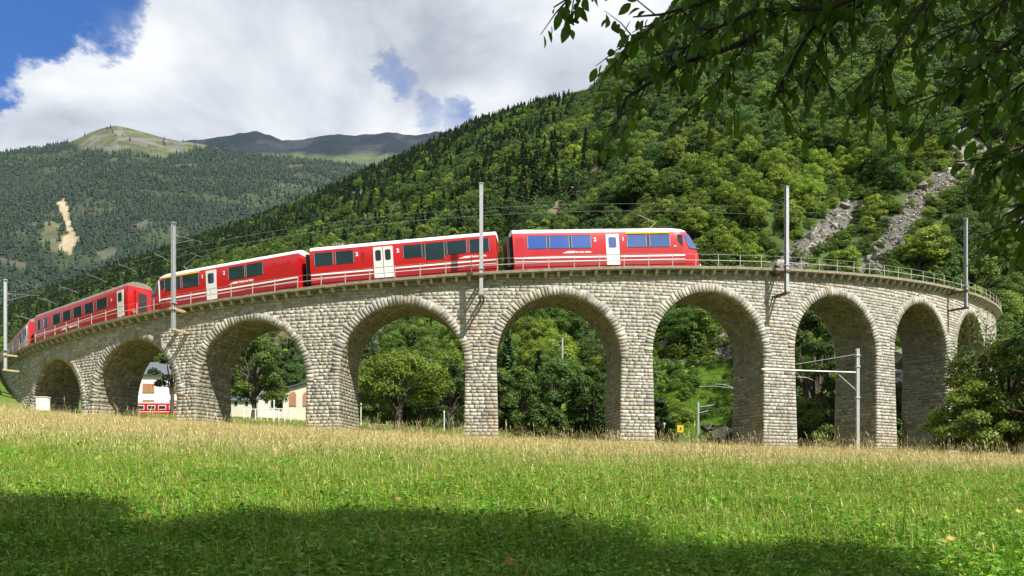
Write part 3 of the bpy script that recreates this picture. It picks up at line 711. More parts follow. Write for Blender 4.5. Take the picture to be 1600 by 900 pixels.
def scatter(name, P, rotz, scale, pid, protos, tilt=None):
    """one object of instances (points carry turn, size and which prototype)"""
    n = len(P); me = bpy.data.meshes.new(name); me.vertices.add(n); me.vertices.foreach_set('co', np.asarray(P, np.float32).ravel())
    rot = np.zeros((n, 3), np.float32); rot[:, 2] = rotz
    if tilt is not None: rot[:, :2] = tilt
    scl = np.asarray(scale, np.float32)
    if scl.ndim == 1: scl = np.repeat(scl[:, None], 3, 1)
    for nm, tp, dat, key in (('rot', 'FLOAT_VECTOR', rot, 'vector'), ('scl', 'FLOAT_VECTOR', scl, 'vector'), ('pid', 'INT', np.asarray(pid, np.int32), 'value')):
        a = me.attributes.new(nm, tp, 'POINT'); a.data.foreach_set(key, np.ascontiguousarray(dat).ravel())
    o = obj(name, me)
    ng = bpy.data.node_groups.new(name, 'GeometryNodeTree'); ng.interface.new_socket('Geometry', in_out='INPUT', socket_type='NodeSocketGeometry'); ng.interface.new_socket('Geometry', in_out='OUTPUT', socket_type='NodeSocketGeometry')
    N = ng.nodes.new; L = ng.links.new; gi = N('NodeGroupInput'); go = N('NodeGroupOutput'); jn = N('GeometryNodeJoinGeometry')
    def na(nm, tp):
        q = N('GeometryNodeInputNamedAttribute'); q.data_type = tp; q.inputs['Name'].default_value = nm; return q.outputs['Attribute']
    r, s, p = na('rot', 'FLOAT_VECTOR'), na('scl', 'FLOAT_VECTOR'), na('pid', 'INT')
    e2r = N('FunctionNodeEulerToRotation'); L(r, e2r.inputs[0])
    for i, md in enumerate(protos):
        po = bpy.data.objects.new(name + '_source', md)
        oi = N('GeometryNodeObjectInfo'); oi.inputs['Object'].default_value = po; oi.inputs['As Instance'].default_value = True
        cp = N('FunctionNodeCompare'); cp.data_type = 'INT'; cp.operation = 'EQUAL'; L(p, cp.inputs[2]); cp.inputs[3].default_value = i
        ip = N('GeometryNodeInstanceOnPoints'); L(gi.outputs[0], ip.inputs['Points']); L(cp.outputs[0], ip.inputs['Selection']); L(oi.outputs['Geometry'], ip.inputs['Instance'])
        L(e2r.outputs[0], ip.inputs['Rotation']); L(s, ip.inputs['Scale']); L(ip.outputs[0], jn.inputs[0])
    L(jn.outputs[0], go.inputs[0])
    md = o.modifiers.new('scatter', 'NODES'); md.node_group = ng
    return o

# prototypes
HI = [broadleaf(6500, 0.14, k, 10, w) for k, w in ((0, 1.0), (2, 1.1), (1, 0.95), (0, 0.85))]
MID = [broadleaf(1700, 0.26, k, 10, w) for k, w in ((0, 1.0), (2, 1.1), (1, 1.0), (0, 0.85), (1, 1.15), (2, 0.9))]
CON = [conifer(900, 0.42), conifer(700, 0.45, col=(0.055, 0.085, 0.028))]
def joined(cr, tr):                                  # crown + trunk in one mesh for the distant wood
    import bmesh
    b = bmesh.new(); b.from_mesh(cr); nf = len(b.faces); b.from_mesh(tr)
    b.faces.ensure_lookup_table()
    for f in b.faces[nf:]: f.material_index = 1
    me = bpy.data.meshes.new('tree'); b.to_mesh(me); b.free(); me.materials.append(cr.materials[0]); me.materials.append(tr.materials[0]); return me

def deck_row(x):
    P = polar(_TT, RC, deck(_TT)); X, Yp = px(P.T); a, b = int(np.argmin(X)), int(np.argmax(X)); return np.interp(x, X[a:b + 1], Yp[a:b + 1], left=900, right=900)
OPEN = [(52, 122, 560), (162, 262, 530), (345, 478, 505), (560, 722, 480), (782, 952, 465), (1022, 1150, 465), (1240, 1310, 480), (1396, 1418, 490)]

def arch_of(x, y):
    for i, (a, b, t) in enumerate(OPEN):
        if a < x < b and t < y < 720: return i
    return None
WORDS = ['first', 'second', 'third', 'fourth', 'fifth', 'sixth', 'seventh', 'eighth', 'ninth']
def make_wood():
    n = 120000
    x = rng.uniform(-120, 1720, n); e = 1.55; Y = (rng.random(n) * (1400.0 ** e - 85 ** e) + 85 ** e) ** (1 / e)
    ok = (Y > HILL.foot(x) + 1) & (Y < HILL.top(x) * 1.02); x, Y = x[ok], Y[ok]
    P = HILL.pt(x, Y); xp, yp = px(P)
    n1 = fbm(P[:, 0] / 60 + 40, P[:, 1] / 60, 4); n2 = fbm(P[:, 0] / 22, P[:, 1] / 22, 5)
    keep = rng.random(len(x)) < np.clip(1.5 - 3.0 * np.clip(n1 - 0.54, 0, 1) * 3 - 2.2 * np.clip(n2 - 0.58, 0, 1) * 3, 0.22, 1)
    keep &= ~scree_at(xp, yp + 6)
    keep &= ~inpoly(xp, yp, GRASSY)
    keep &= ~((yp < np.interp(x, [300, 400, 600, 700], [330, 330, 348, 340])) & (yp > 318) & (np.abs(x - 625) < 22))
    for kk in (0.12, 0.35, 0.6, 0.85):
        yk = yp - kk * 10 * F / Y; q = scree_at(xp, yk) | (False); keep &= ~(q & (rng.random(len(x)) < 0.92)); keep &= ~(inpoly(xp, yk, GRASSY) & (rng.random(len(x)) < 0.997))
    keep &= rng.random(len(x)) < np.where((xp < 780) & (yp > 300), np.clip(1.5 - 11 * np.clip(n2 - 0.46, 0, 1), 0.10, 1), 1)
    thin = np.clip(0.75 + 0.25 * (Y > 200), 0, 1); keep &= rng.random(len(x)) < thin
    P, xp, yp, Y, x = P[keep], xp[keep], yp[keep], Y[keep], x[keep]
    m = len(P)
    light = smooth01(1.15 - np.hypot((xp - 1190) / 240, (yp - 350) / 130)) * 1.4          # young bright growth right of the train
    r = rng.random(m); hi_ = fbm(P[:, 0] / 90 + 11, P[:, 1] / 90, 3)
    con_p = np.clip(0.28 + 0.5 * (Y > 620) + (hi_ - 0.5) * 1.4, 0, 0.85) * (1 - np.clip(light, 0, 1)) * (xp < 900) + (xp >= 900) * np.clip(0.06 + (hi_ - 0.55), 0, 0.4)
    kind = np.where(r < con_p, rng.integers(6, 8, m), np.where(rng.random(m) < light, rng.choice([2, 4], m), rng.choice([0, 0, 1, 3, 5, 5, 1, 2], m)))
    hgt = rng.uniform(0.45, 1.12, m) * np.where(Y > 250, 1.0, 0.85) * np.where(kind >= 6, 1.25, 1.0)
    hgt *= np.where((rng.random(m) < 0.25), 0.55, 1.0) * np.where(light > 0.4, 0.8, 1.0)
    # the trees that show largest stand as individuals
    dr = deck_row(xp); top = yp - hgt * 10 * F / Y * 0.6
    ar = [arch_of(a, b) for a, b in zip(xp, top)]
    vis = ((top < dr - 60) | np.array([a is not None for a in ar])) & (xp > 5) & (xp < 1595) & (top > 5) & (kind < 6) & (hgt > 0.5)
    order = np.argsort(np.where(vis, Y / hgt, 1e9))[:250]
    proto = {}
    for q in order:
        hk = int(q) % 4 if light[q] < 0.4 else 2; h = HI[hk]; key = id(h); look = ('tall ' if hgt[q] > 0.8 else 'low ') + ['round green', 'broad dark green', 'bright yellow-green', 'slender green'][hk]
        if key not in proto:
            t = empty('broadleaf_tree'); c = obj('crown', h[0], t); k = obj('trunk', h[1], t); proto[key] = t; root = t
        else: root = copy_tree(proto[key])
        s = hgt[q] * 1.05; root.location = P[q]; root.rotation_euler = (0, 0, rng.uniform(0, 6.28)); root.scale = (s * rng.uniform(0.9, 1.2), s * rng.uniform(0.9, 1.2), s)
        if ar[q] is not None and not (top[q] < dr[q] - 60): lb = look + ' tree seen through the %s arch from the left' % WORDS[ar[q]]; gp = 'trees behind the %s arch' % WORDS[ar[q]]
        elif xp[q] > 1180: lb = look + ' tree beside the grey scree above the right end of the viaduct'; gp = 'trees beside the scree'
        elif xp[q] > 780: lb = look + ' tree on the slope above the front railcar'; gp = 'trees above the front railcar'
        else: lb = look + ' tree on the slope above the middle of the train'; gp = 'trees above the middle of the train'
        tag(root, lb, 'tree', gp)
    mask = np.ones(m, bool); mask[order] = False
    o = scatter('forest', P[mask], rng.uniform(0, 6.28, mask.sum()), hgt[mask][:, None] * np.stack([rng.uniform(0.85, 1.2, mask.sum())] * 2 + [np.ones(mask.sum())], 1), kind[mask], [joined(*t) for t in MID] + [joined(*t) for t in CON])
    tag(o, 'dense mixed wood covering the steep hillside behind the viaduct', 'forest', kind='stuff')
    # shrubs in the open patches
    n = 16000; x = np.concatenate([rng.uniform(-120, 1720, n), rng.uniform(1180, 1600, 5200), rng.uniform(1000, 1160, 1500)]); Y = np.concatenate([90 + 600 * rng.random(n) ** 1.5, rng.uniform(95, 330, 5200), rng.uniform(112, 210, 1500)]); ok = (Y > HILL.foot(x) + 1) & (Y < HILL.top(x)); x, Y = x[ok], Y[ok]
    P = HILL.pt(x, Y); xp, yp = px(P); ok = (~scree_at(xp, yp) | (rng.random(len(x)) < 0.10)) & ~(inpoly(xp, yp, GRASSY) & (rng.random(len(x)) > 0.30)) & ~(inpoly(xp, yp - 0.2 * 10 * F / Y, GRASSY) & (rng.random(len(x)) > 0.45)); P = P[ok]; m = len(P)
    s = rng.uniform(0.12, 0.32, m); P[:, 2] -= s * 2.2
    o = scatter('undergrowth', P, rng.uniform(0, 6.28, m), np.stack([s * 1.3, s * 1.3, s], 1), rng.integers(0, 6, m), [t[0] for t in MID])
    tag(o, 'low green shrubs between the trees of the hillside', 'shrubs', kind='stuff')
make_wood()

def make_far_wood():
    n = 34000; x = rng.uniform(-60, 760, n); T = rng.random(n) ** 0.8; Y = MOUNT.foot(x) + (MOUNT.top(x) - MOUNT.foot(x)) * T
    P = MOUNT.pt(x, Y); xp, yp = px(P)
    n2 = fbm(P[:, 0] / 260 + 40, P[:, 1] / 200, 4); n1 = fbm(P[:, 0] / 90, P[:, 1] / 90, 5)
    keep = (rng.random(n) > mountain_bare(xp, yp) * 0.985) & ~((n1 > 0.61) & (n2 > 0.53) & (rng.random(n) < 0.85)) & ~inpoly(xp, yp, SCAR) & ~(inpoly(xp, yp, SCAR2) & (rng.random(n) < 0.7))
    n3 = fbm(P[:, 0] / 140 + 70, P[:, 1] / 110 + 30, 4); keep &= rng.random(n) < np.clip(1.25 - 5.5 * np.clip(n3 - 0.52, 0, 1), 0.25, 1)
    keep &= yp < np.interp(x, HILL.xs, HILL.crest) + 30
    P = P[keep]; m = len(P); s = rng.uniform(0.55, 1.75, m) * 1.15
    o = scatter('mountain_forest', P, rng.uniform(0, 6.28, m), np.stack([s * 1.15, s * 1.15, s], 1), rng.integers(0, 3, m), [far_conifer(), far_conifer(), far_conifer(col=(0.024, 0.042, 0.018))])
    tag(o, 'dark conifer forest covering the distant mountainside', 'forest', kind='stuff')
make_far_wood()

def rock_mesh(sub=1, col=(0.22, 0.21, 0.19)):
    import bmesh
    b = bmesh.new(); bmesh.ops.create_icosphere(b, subdivisions=sub, radius=1.0)
    s = rng.uniform(0.7, 1.25, 3)
    for v in b.verts:
        f = 1 + rng.uniform(-0.28, 0.22); v.co = (v.co.x * f * s[0], v.co.y * f * s[1], v.co.z * f * s[2] * 0.75)
    me = bpy.data.meshes.new('rock'); b.to_mesh(me); b.free()
    a = me.color_attributes.new('Col', 'FLOAT_COLOR', 'POINT'); c = np.ones((len(me.vertices), 4), np.float32); c[:, :3] = np.array(col) * rng.uniform(0.85, 1.15, (len(me.vertices), 1)); a.data.foreach_set('color', c.ravel())
    me.materials.append(M['rock']); return me
def make_scree():
    n = 90000; x = np.concatenate([rng.uniform(1190, 1560, n), rng.uniform(565, 620, n // 4), rng.uniform(1100, 1160, n // 4)]); Y = 92 + 420 * rng.random(len(x)) ** 1.2
    P = HILL.pt(x, Y); xp, yp = px(P); ok = scree_at(xp, yp) & (Y > HILL.foot(x)); P = P[ok][:26000]; m = len(P)
    s = (0.12 + 0.32 * rng.random(m) ** 2.2) * (1 + 1.8 * (rng.random(m) < 0.05)); P[:, 2] += s * 0.2
    pr = [rock_mesh(1, c) for c in ((0.20, 0.19, 0.17), (0.10, 0.097, 0.09), (0.32, 0.31, 0.28), (0.20, 0.165, 0.12))]
    o = scatter('scree', P, rng.uniform(0, 6.28, m), s, rng.choice(4, m, p=[0.42, 0.25, 0.2, 0.13]), pr, tilt=rng.uniform(0, 6.28, (m, 2)))
    tag(o, 'grey boulder scree running down the slope above the viaduct', 'scree', kind='stuff')
make_scree()

# ------------------------------------------------------------------ the train
def prism_x(m, x0, x1, y0, y1, z0, z1, c=0.05):       # panel on the side of a car, corners cut
    P = [(x0 + c, z0), (x1 - c, z0), (x1, z0 + c), (x1, z1 - c), (x1 - c, z1), (x0 + c, z1), (x0, z1 - c), (x0, z0 + c)]
    V = [(x, y0, z) for x, z in P] + [(x, y1, z) for x, z in P]
    m.add(V, [tuple(range(8)), tuple(range(15, 7, -1))] + [(i, i + 8, (i + 1) % 8 + 8, (i + 1) % 8) for i in range(8)]); return m
_fonts = {}
def text_mesh(s, size, mat, bold=0.0, shear=0.0):
    cu = bpy.data.curves.new('lettering', 'FONT'); cu.body = s; cu.size = size; cu.extrude = 0.004; cu.offset = bold; cu.align_x = 'LEFT'; cu.shear = shear; cu.resolution_u = 2
    o = bpy.data.objects.new('lettering', cu); me = bpy.data.meshes.new_from_object(o); bpy.data.objects.remove(o); me.materials.append(mat); return me
PROF = [(1.20, 0.30), (1.30, 0.60), (1.32, 1.20), (1.325, 2.0), (1.315, 2.5), (1.29, 3.0), (1.24, 3.30)]
ROOF = [(1.245, 3.27), (1.20, 3.40), (1.05, 3.58), (0.75, 3.70), (0.35, 3.77)]
def nose_off(z): return float(np.interp(z, [0.3, 0.9, 1.5, 1.8, 2.1, 2.7, 3.1, 3.3, 3.45, 3.6, 3.78], [0.15, 0.0, 0.0, 0.08, 0.30, 0.62, 0.85, 0.98, 1.10, 1.38, 2.0]))
def loft(prof, L, nose, closed):
    """car shell along x; nose = -1, 0, 1 says which end has the driver's cab"""
    ring = [(-y, z) for y, z in prof] + [(y, z) for y, z in prof[::-1]]
    us = [0, 0.02, 0.5, 0.9, 0.94, 0.965, 0.985, 1.0] if nose else [0, 0.02, 0.5, 0.98, 1.0]
    V, Fc = [], []; nr = len(ring)
    for u in us:
        for y, z in ring:
            if nose:
                Lz = L - nose_off(z); x = -L / 2 + u * Lz; dx = (1 - u) * Lz; w = 1 - 0.24 * max(0, 1 - dx / 1.3) ** 2
            else: x = -L / 2 + u * L; w = 1 - (0.03 if u in (0, 1.0) else 0)
            V.append((x * (nose or 1), y * w, z))
    for k in range(len(us) - 1):
        for j in range(nr): Fc.append((k * nr + j, k * nr + (j + 1) % nr, (k + 1) * nr + (j + 1) % nr, (k + 1) * nr + j))
    h = nr // 2
    for k, bul in ((0, 0.0), (len(us) - 1, 0.13 if nose else 0.0)):
        b0 = k * nr; mid = []
        for j in range(h):
            x, y, z = V[b0 + j]; V.append((x + bul * (nose or 1), 0, z)); mid.append(len(V) - 1)
        for j in range(h - 1):
            Fc.append((b0 + j, b0 + j + 1, mid[j + 1], mid[j])); Fc.append((mid[j], mid[j + 1], b0 + nr - 2 - j, b0 + nr - 1 - j))
        Fc.append((b0 + h - 1, b0 + h, mid[h - 1])); Fc.append((b0, mid[0], b0 + nr - 1))
    return V, Fc
def fix_normals(me):
    import bmesh
    b = bmesh.new(); b.from_mesh(me); bmesh.ops.recalc_face_normals(b, faces=b.faces); b.to_mesh(me); b.free(); return me
def smooth_by(me, ang=30):
    me.polygons.foreach_set('use_smooth', np.ones(len(me.polygons), bool)); me.set_sharp_from_angle(angle=radians(ang)); return me
YS = -1.325
def window(root, xa, xb, za=1.98, zb=3.06, frame=0.05, mat=None):
    w = prism_x(MB(), xa, xb, YS - 0.012, YS + 0.06, za, zb, 0.07).build('window', M['black'], root)
    prism_x(MB(), xa + frame, xb - frame, YS - 0.018, YS + 0.03, za + frame, zb - frame, 0.06).build('pane', mat or M['glass'], w)
    m = MB(); m.box(xa + 0.02, xa + 0.05, YS - 0.022, YS + 0.02, za + 0.05, zb - 0.05); m.box(xb - 0.05, xb - 0.02, YS - 0.022, YS + 0.02, za + 0.05, zb - 0.05)
    m.build('window_trim', M['steel'], w); return w
def door(root, xa, xb, leaves=1, za=0.62, zb=3.12, wz=(2.0, 2.86)):
    d = prism_x(MB(), xa, xb, YS - 0.025, YS + 0.06, za, zb, 0.04).build('door', M['silver'], root); tag(d, 'pale grey door')
    n = leaves; w = (xb - xa) / n
    for k in range(n):
        a = xa + k * w; prism_x(MB(), a + 0.20 * w, a + 0.78 * w, YS - 0.036, YS + 0.02, wz[0], wz[1], 0.09).build('door_window', M['glass'] if n == 1 else M['dglass'], d)
    if n > 1: MB().box((xa + xb) / 2 - 0.02, (xa + xb) / 2 + 0.02, YS - 0.031, YS, za + 0.02, zb - 0.02).build('door_seal', M['black'], d)
    return d
def strip(root, name, xa, xb, za, zb, mat, dy=0.008): return MB().box(xa, xb, YS - dy, YS + 0.05, za, zb).build(name, mat, root)
def letters(root, s, x, z, size, mat=None, bold=0.006, shear=0.0): return obj('lettering', text_mesh(s, size, mat or M['white'], bold, shear), root, loc=(x, YS - 0.012, z), rot=(radians(90), 0, 0))
def logo(root, x, z, w=0.62, h=0.17):
    m = MB(); 
    for k in range(4):
        z0 = z + h * k / 4; z1 = z0 + h * 0.17; s = 0.16 * (k / 4); e = 0.30 * (1 - k / 4) 
        m.add([(x + s - e, YS - 0.012, z0), (x + w + s * 0.2, YS - 0.012, z0), (x + w + s * 0.2 + 0.03, YS - 0.012, z1), (x + s - e + 0.05, YS - 0.012, z1)] + [(x + s - e, YS + 0.01, z0), (x + w + s * 0.2, YS + 0.01, z0), (x + w + s * 0.2 + 0.03, YS + 0.01, z1), (x + s - e + 0.05, YS + 0.01, z1)],
              [(0, 1, 2, 3), (7, 6, 5, 4), (0, 4, 5, 1), (1, 5, 6, 2), (2, 6, 7, 3), (3, 7, 4, 0)])
    m.box(x + 0.22, x + w, YS - 0.010, YS + 0.01, z + 0.03, z + h)
    return m.build('logo', M['white'], root)
def bogie(root, x):
    b = MB().box(x - 1.3, x + 1.3, -0.95, 0.95, 0.32, 0.62, 0.06).build('bogie', M['black'], root)
    for dx in (-0.9, 0.9):
        m = MB(); m.tube([(x + dx, -0.72, 0.38), (x + dx, -0.60, 0.38)], 0.36, 16); m.tube([(x + dx, 0.60, 0.38), (x + dx, 0.72, 0.38)], 0.36, 16); m.tube([(x + dx, -0.6, 0.38), (x + dx, 0.6, 0.38)], 0.07, 8); m.build('wheelset', M['rust'], b)
def bellows(root, x, s):
    m = MB(); n = 7
    for k in range(n): e = 0.05 * (k % 2); m.box(min(x + s * 0.06 * k, x + s * 0.06 * (k + 1)), max(x + s * 0.06 * k, x + s * 0.06 * (k + 1)) - 0.004, -1.0 + e, 1.0 - e, 0.7 + e, 3.15 - e)
    m.build('gangway_bellows', M['black'], root)
def pantograph(root, x, s=1, z=3.78):
    m = MB(); m.tube([(x, -0.3, z), (x - s * 0.75, 0, z + 0.62)], 0.035, 5); m.tube([(x, 0.3, z), (x - s * 0.75, 0, z + 0.62)], 0.035, 5)
    m.tube([(x - s * 0.75, 0, z + 0.62), (x + s * 0.75, 0, z + 1.35)], 0.03, 5); m.tube([(x + s * 0.75, -0.75, z + 1.37), (x + s * 0.75, 0.75, z + 1.37)], 0.025, 5)
    m.box(x - 0.5, x + 0.4, -0.5, 0.5, z - 0.07, z + 0.06); m.build('pantograph', M['rail_dark'], root)
def place_car(name, xa, xb, label, body='red', nose=0, roof='roofwhite'):
    ta, tb = theta_at(xa, 71.3, 2.0), theta_at(xb, 71.3, 2.0); tm = (ta + tb) / 2; L = RT * 2 * sin((tb - ta) / 2) + 0.55 * sin((tb - ta) / 2)
    rc = RT * cos((tb - ta) / 2) + 0.25; z = float(deck(tm)) - 0.08
    root = empty(name, tuple(polar(tm, rc, z)), (0, -atan(0.0593), tm)); tag(root, label, 'train car', 'cars of the red train on the viaduct')
    me = mesh_data('body', *loft(PROF, L, nose, True), M[body]); smooth_by(fix_normals(me), 28); obj('body', me, root)
    me = mesh_data('roof', *loft(ROOF, L - 0.04, nose, True), M[roof]); smooth_by(fix_normals(me), 28); rf = obj('roof', me, root)
    for f in (-0.32, 0.32): bogie(root, f * L)
    return root, L, rf
def cab(root, L, s, glass='glass'):
    """driver's cab at the end s = -1 or 1"""
    def sx(z, dx): return s * (L / 2 - nose_off(z) - dx)
    a, b = sx(2.4, 1.42), sx(2.4, 0.98); xa, xb = min(a, b), max(a, b)
    w = prism_x(MB(), xa, xb, YS * 0.990, YS + 0.06, 2.0, 3.02, 0.06).build('cab_side_window', M['dglass'], root)
    # windscreen, follows the nose and wraps round its sides
    V, Fc = [], []; sides = [0.78, 0.50, 0.25, 0.08, 0.0]; zs = np.linspace(1.86, 3.06, 7); nc = 2 * len(sides) + 3
    for z in zs:
        Wz = float(np.interp(z, [1.8, 3.0, 3.3], [1.325, 1.29, 1.24])); row = [(-1, q) for q in sides] + [(0.5, None), (0.0, None), (-0.5, None)] + [(1, q) for q in sides[::-1]]
        for sg, q in row:
            if q is None: yy = -sg; back = 0.0; bul = 0.13 * (1 - abs(yy) / 1.0)
            else: back = q * (1 - 0.25 * (z - 1.86)); yy = sg * Wz * (1 - 0.24 * max(0, 1 - back / 1.3) ** 2) + sg * 0.03; bul = 0.0
            V.append((s * (L / 2 - nose_off(z) - back + bul + 0.035), yy, z))
    for i in range(len(zs) - 1):
        for j in range(nc - 1): Fc.append((i * nc + j, i * nc + j + 1, (i + 1) * nc + j + 1, (i + 1) * nc + j))
    m = mesh_data('windscreen', V, Fc, M[glass], smooth=True); obj('windscreen', m, root)
    for yy in (-0.78, 0.78):
        m = MB(); x = s * (L / 2 - 0.10); m.tube([(x - s * 0.1, yy, 1.28), (x + s * 0.04, yy * 0.97, 1.28)], [0.13, 0.10], 10); h = m.build('headlight', M['steel'], root)
    m = MB(); xe = s * (L / 2 + 0.02); m.box(min(xe - s * 0.5, xe + s * 0.1), max(xe - s * 0.5, xe + s * 0.1), -0.85, 0.85, 0.30, 0.55, 0.05); m.tube([(xe, 0, 0.72), (xe + s * 0.42, 0, 0.72)], 0.09, 8); m.tube([(xe + s * 0.36, 0, 0.72), (xe + s * 0.46, 0, 0.72)], 0.2, 10); m.build('coupler', M['grey'], root)
def stripes(root, xa, xb):
    strip(root, 'white_stripe', xa, xb, 1.24, 1.36, M['white']); strip(root, 'thin_stripe', xa, xb, 0.98, 1.02, M['white']); strip(root, 'skirt', xa, xb, 0.62, 1.18, M['darkred'], 0.004)
def roof_panel(rf, xa, xb, mat, z=3.56):
    V = []
    for x in (xa, xb):
        for y, zz in ((-1.16, 3.455), (-0.98, 3.625), (-0.7, 3.745), (-0.7, 3.60), (-1.0, 3.5)): V.append((x, y, zz))
    MB().add(V, [(0, 1, 2, 3, 4), (9, 8, 7, 6, 5)] + [(i, i + 5, (i + 1) % 5 + 5, (i + 1) % 5) for i in range(5)]).build('roof_panel', mat, rf)

def make_train():
    # front railcar, cab to the right
    root, L, rf = place_car('railcar', 801, 1096, 'front red railcar with blue-mirroring windows and driver cab at its right end', nose=1)
    X = lambda f: -L / 2 + f * L
    for a, b in ((0.074, 0.178), (0.188, 0.296), (0.305, 0.412)): window(root, X(a), X(b))
    for a, b in ((0.601, 0.710), (0.724, 0.838)): window(root, X(a), X(b))
    for a, b in ((0.178, 0.188), (0.296, 0.305)): strip(root, 'window_post', X(a), X(b), 2.0, 3.04, M['black'], 0.010)
    strip(root, 'window_post', X(0.710), X(0.724), 2.0, 3.04, M['black'], 0.010)
    strip(root, 'first_class_stripe', X(0.596), X(0.836), 3.13, 3.24, M['yellow'], -0.010)
    door(root, X(0.489), X(0.560)); letters(root, '2', X(0.425), 2.55, 0.42, bold=0.02); letters(root, '1', X(0.575), 2.55, 0.42, bold=0.02)
    logo(root, X(0.275), 1.62); letters(root, 'Ferrovia retica', X(0.318), 1.63, 0.235, bold=0.008)
    for a, b in ((0.0, 0.487), (0.562, 0.915)): stripes(root, X(a) + 0.05, X(b))
    cab(root, L, 1); bellows(root, -L / 2 - 0.02, -1)
    for a, b, c in ((0.055, 0.115, 'roofwhite'), (0.135, 0.215, 'grey'), (0.228, 0.28, 'grey'), (0.43, 0.54, 'grey'), (0.59, 0.665, 'grey')): roof_panel(rf, X(a), X(b), M[c])
    MB().box(X(0.79), X(0.845), -0.9, 0.9, 3.70, 3.84, 0.03).build('roof_box', M['black'], rf); pantograph(root, X(0.745), -1)
    prism_x(MB(), X(0.02), X(0.058), YS - 0.006, YS + 0.05, 1.75, 2.9, 0.05).build('hatch', M['red'], root)
    letters(root, '3506', X(0.855), 2.02, 0.13)
    # middle car
    root, L, rf = place_car('railcar', 486, 781, 'middle red railcar with white double doors and a low window beside them')
    X = lambda f: -L / 2 + f * L
    for a, b in ((0.025, 0.13), (0.14, 0.242)): window(root, X(a), X(b))
    for a, b in ((0.506, 0.610), (0.739, 0.847), (0.858, 0.965)): window(root, X(a), X(b))
    window(root, X(0.622), X(0.729), 1.70, 3.08)
    strip(root, 'window_post', X(0.610), X(0.622), 2.0, 3.04, M['black'], 0.010); strip(root, 'window_post', X(0.729), X(0.739), 2.0, 3.04, M['black'], 0.010)
    door(root, X(0.347), X(0.452), 2); letters(root, '2', X(0.252), 2.55, 0.42, bold=0.02); letters(root, '2', X(0.473), 2.55, 0.42, bold=0.02)
    for k in range(3): prism_x(MB(), X(0.281), X(0.297), YS - 0.010, YS + 0.03, 2.05 + 0.27 * k, 2.25 + 0.27 * k, 0.04).build('pictogram', M['darkred'], root)
    logo(root, X(0.82), 1.60); letters(root, 'Viafier retica', X(0.866), 1.61, 0.24, bold=0.008)
    for a, b in ((0.0, 0.345), (0.454, 1.0)): stripes(root, X(a) + 0.05, X(b) - 0.05)
    bellows(root, -L / 2 - 0.02, -1)
    for k in range(4): MB().box(X(0.122) + 0.24 * k, X(0.122) + 0.24 * k + 0.15, -1.0, -0.6, 3.58, 3.86, 0.02).build('roof_insulator', M['rail_dark'], rf)
    roof_panel(rf, X(0.352), X(0.405), M['grey'])
    # rear railcar, cab to the left
    root, L, rf = place_car('railcar', 234, 473, 'third red railcar of the train with dark windows, driver cab at its left end', nose=-1)
    X = lambda f: -L / 2 + f * L
    for a, b in ((0.122, 0.237), (0.245, 0.361), (0.556, 0.665), (0.672, 0.782)): window(root, X(a), X(b))
    strip(root, 'first_class_stripe', X(0.118), X(0.363), 3.12, 3.24, M['yellow'], -0.010)
    door(root, X(0.408), X(0.476)); letters(root, '1', X(0.377), 2.55, 0.42, bold=0.02); letters(root, '2', X(0.522), 2.55, 0.42, bold=0.02)
    logo(root, X(0.575), 1.62); letters(root, 'Rhätische Bahn', X(0.622), 1.63, 0.24, bold=0.008)
    for a, b in ((0.09, 0.406), (0.478, 1.0)): stripes(root, X(a), X(b) - 0.05)
    cab(root, L, -1, 'dglass')
    prism_x(MB(), X(0.082), X(0.086), YS - 0.03, YS + 0.03, 1.1, 3.0, 0.01).build('handrail', M['white'], root)
    for a, b, c in ((0.30, 0.375, 'black'), (0.43, 0.545, 'black'), (0.70, 0.755, 'grey'), (0.76, 0.84, 'black')): roof_panel(rf, X(a), X(b), M[c])
    pantograph(root, X(0.235), 1)
    for k in range(4): prism_x(MB(), X(0.845 + 0.03 * (k % 2) * 3), X(0.86 + 0.03 * (k % 2) * 3), YS - 0.004, YS + 0.03, 2.0 + 0.5 * (k // 2), 2.3 + 0.5 * (k // 2), 0.03).build('vent', M['red'], root)
    # coaches
    for (a, b, lab, wins) in ((57, 206, 'red passenger coach with row of dark windows behind the third railcar', ((0.05, 0.085), (0.12, 0.165), (0.225, 0.315), (0.34, 0.43), (0.455, 0.55), (0.575, 0.67), (0.70, 0.81))),
                              (-62, 50, 'last red coach at the left edge with pale shining windows', ((0.10, 0.18), (0.22, 0.31), (0.35, 0.44), (0.48, 0.57), (0.61, 0.70), (0.74, 0.83), (0.87, 0.94)))):
        root, L, rf = place_car('passenger_coach', a, b, lab, roof='roofdark')
        X = lambda f: -L / 2 + f * L
        for q, r in wins: window(root, X(q), X(r), 1.9, 2.85)
        strip(root, 'white_stripe', X(0) + 0.1, X(0.90), 1.40, 1.46, M['white']); strip(root, 'skirt', X(0) + 0.1, X(0.9), 0.55, 0.8, M['darkred'], 0.004)
        letters(root, 'Rhätische Bahn', X(0.40), 1.08, 0.26); logo(root, X(0.33), 1.08)
        door(root, X(0.905), X(0.965), 1, 0.62, 3.02, (2.0, 2.8)); letters(root, '2', X(0.845), 2.3, 0.32, bold=0.015)
        m = MB(); m.box(L / 2, L / 2 + 0.25, -0.62, 0.62, 0.75, 3.0, 0.06); m.build('gangway', M['red'], root); MB().box(L / 2 + 0.22, L / 2 + 0.262, -0.40, 0.40, 0.9, 2.7).build('gangway_door', M['black'], root)
        for y in (-0.95, 0.95): m = MB(); m.tube([(L / 2 - 0.02, y, 0.95), (L / 2 + 0.35, y, 0.95)], [0.07, 0.07], 8); m.tube([(L / 2 + 0.33, y, 0.95), (L / 2 + 0.37, y, 0.95)], 0.18, 10); m.build('buffer', M['rail_dark'], root)
make_train()

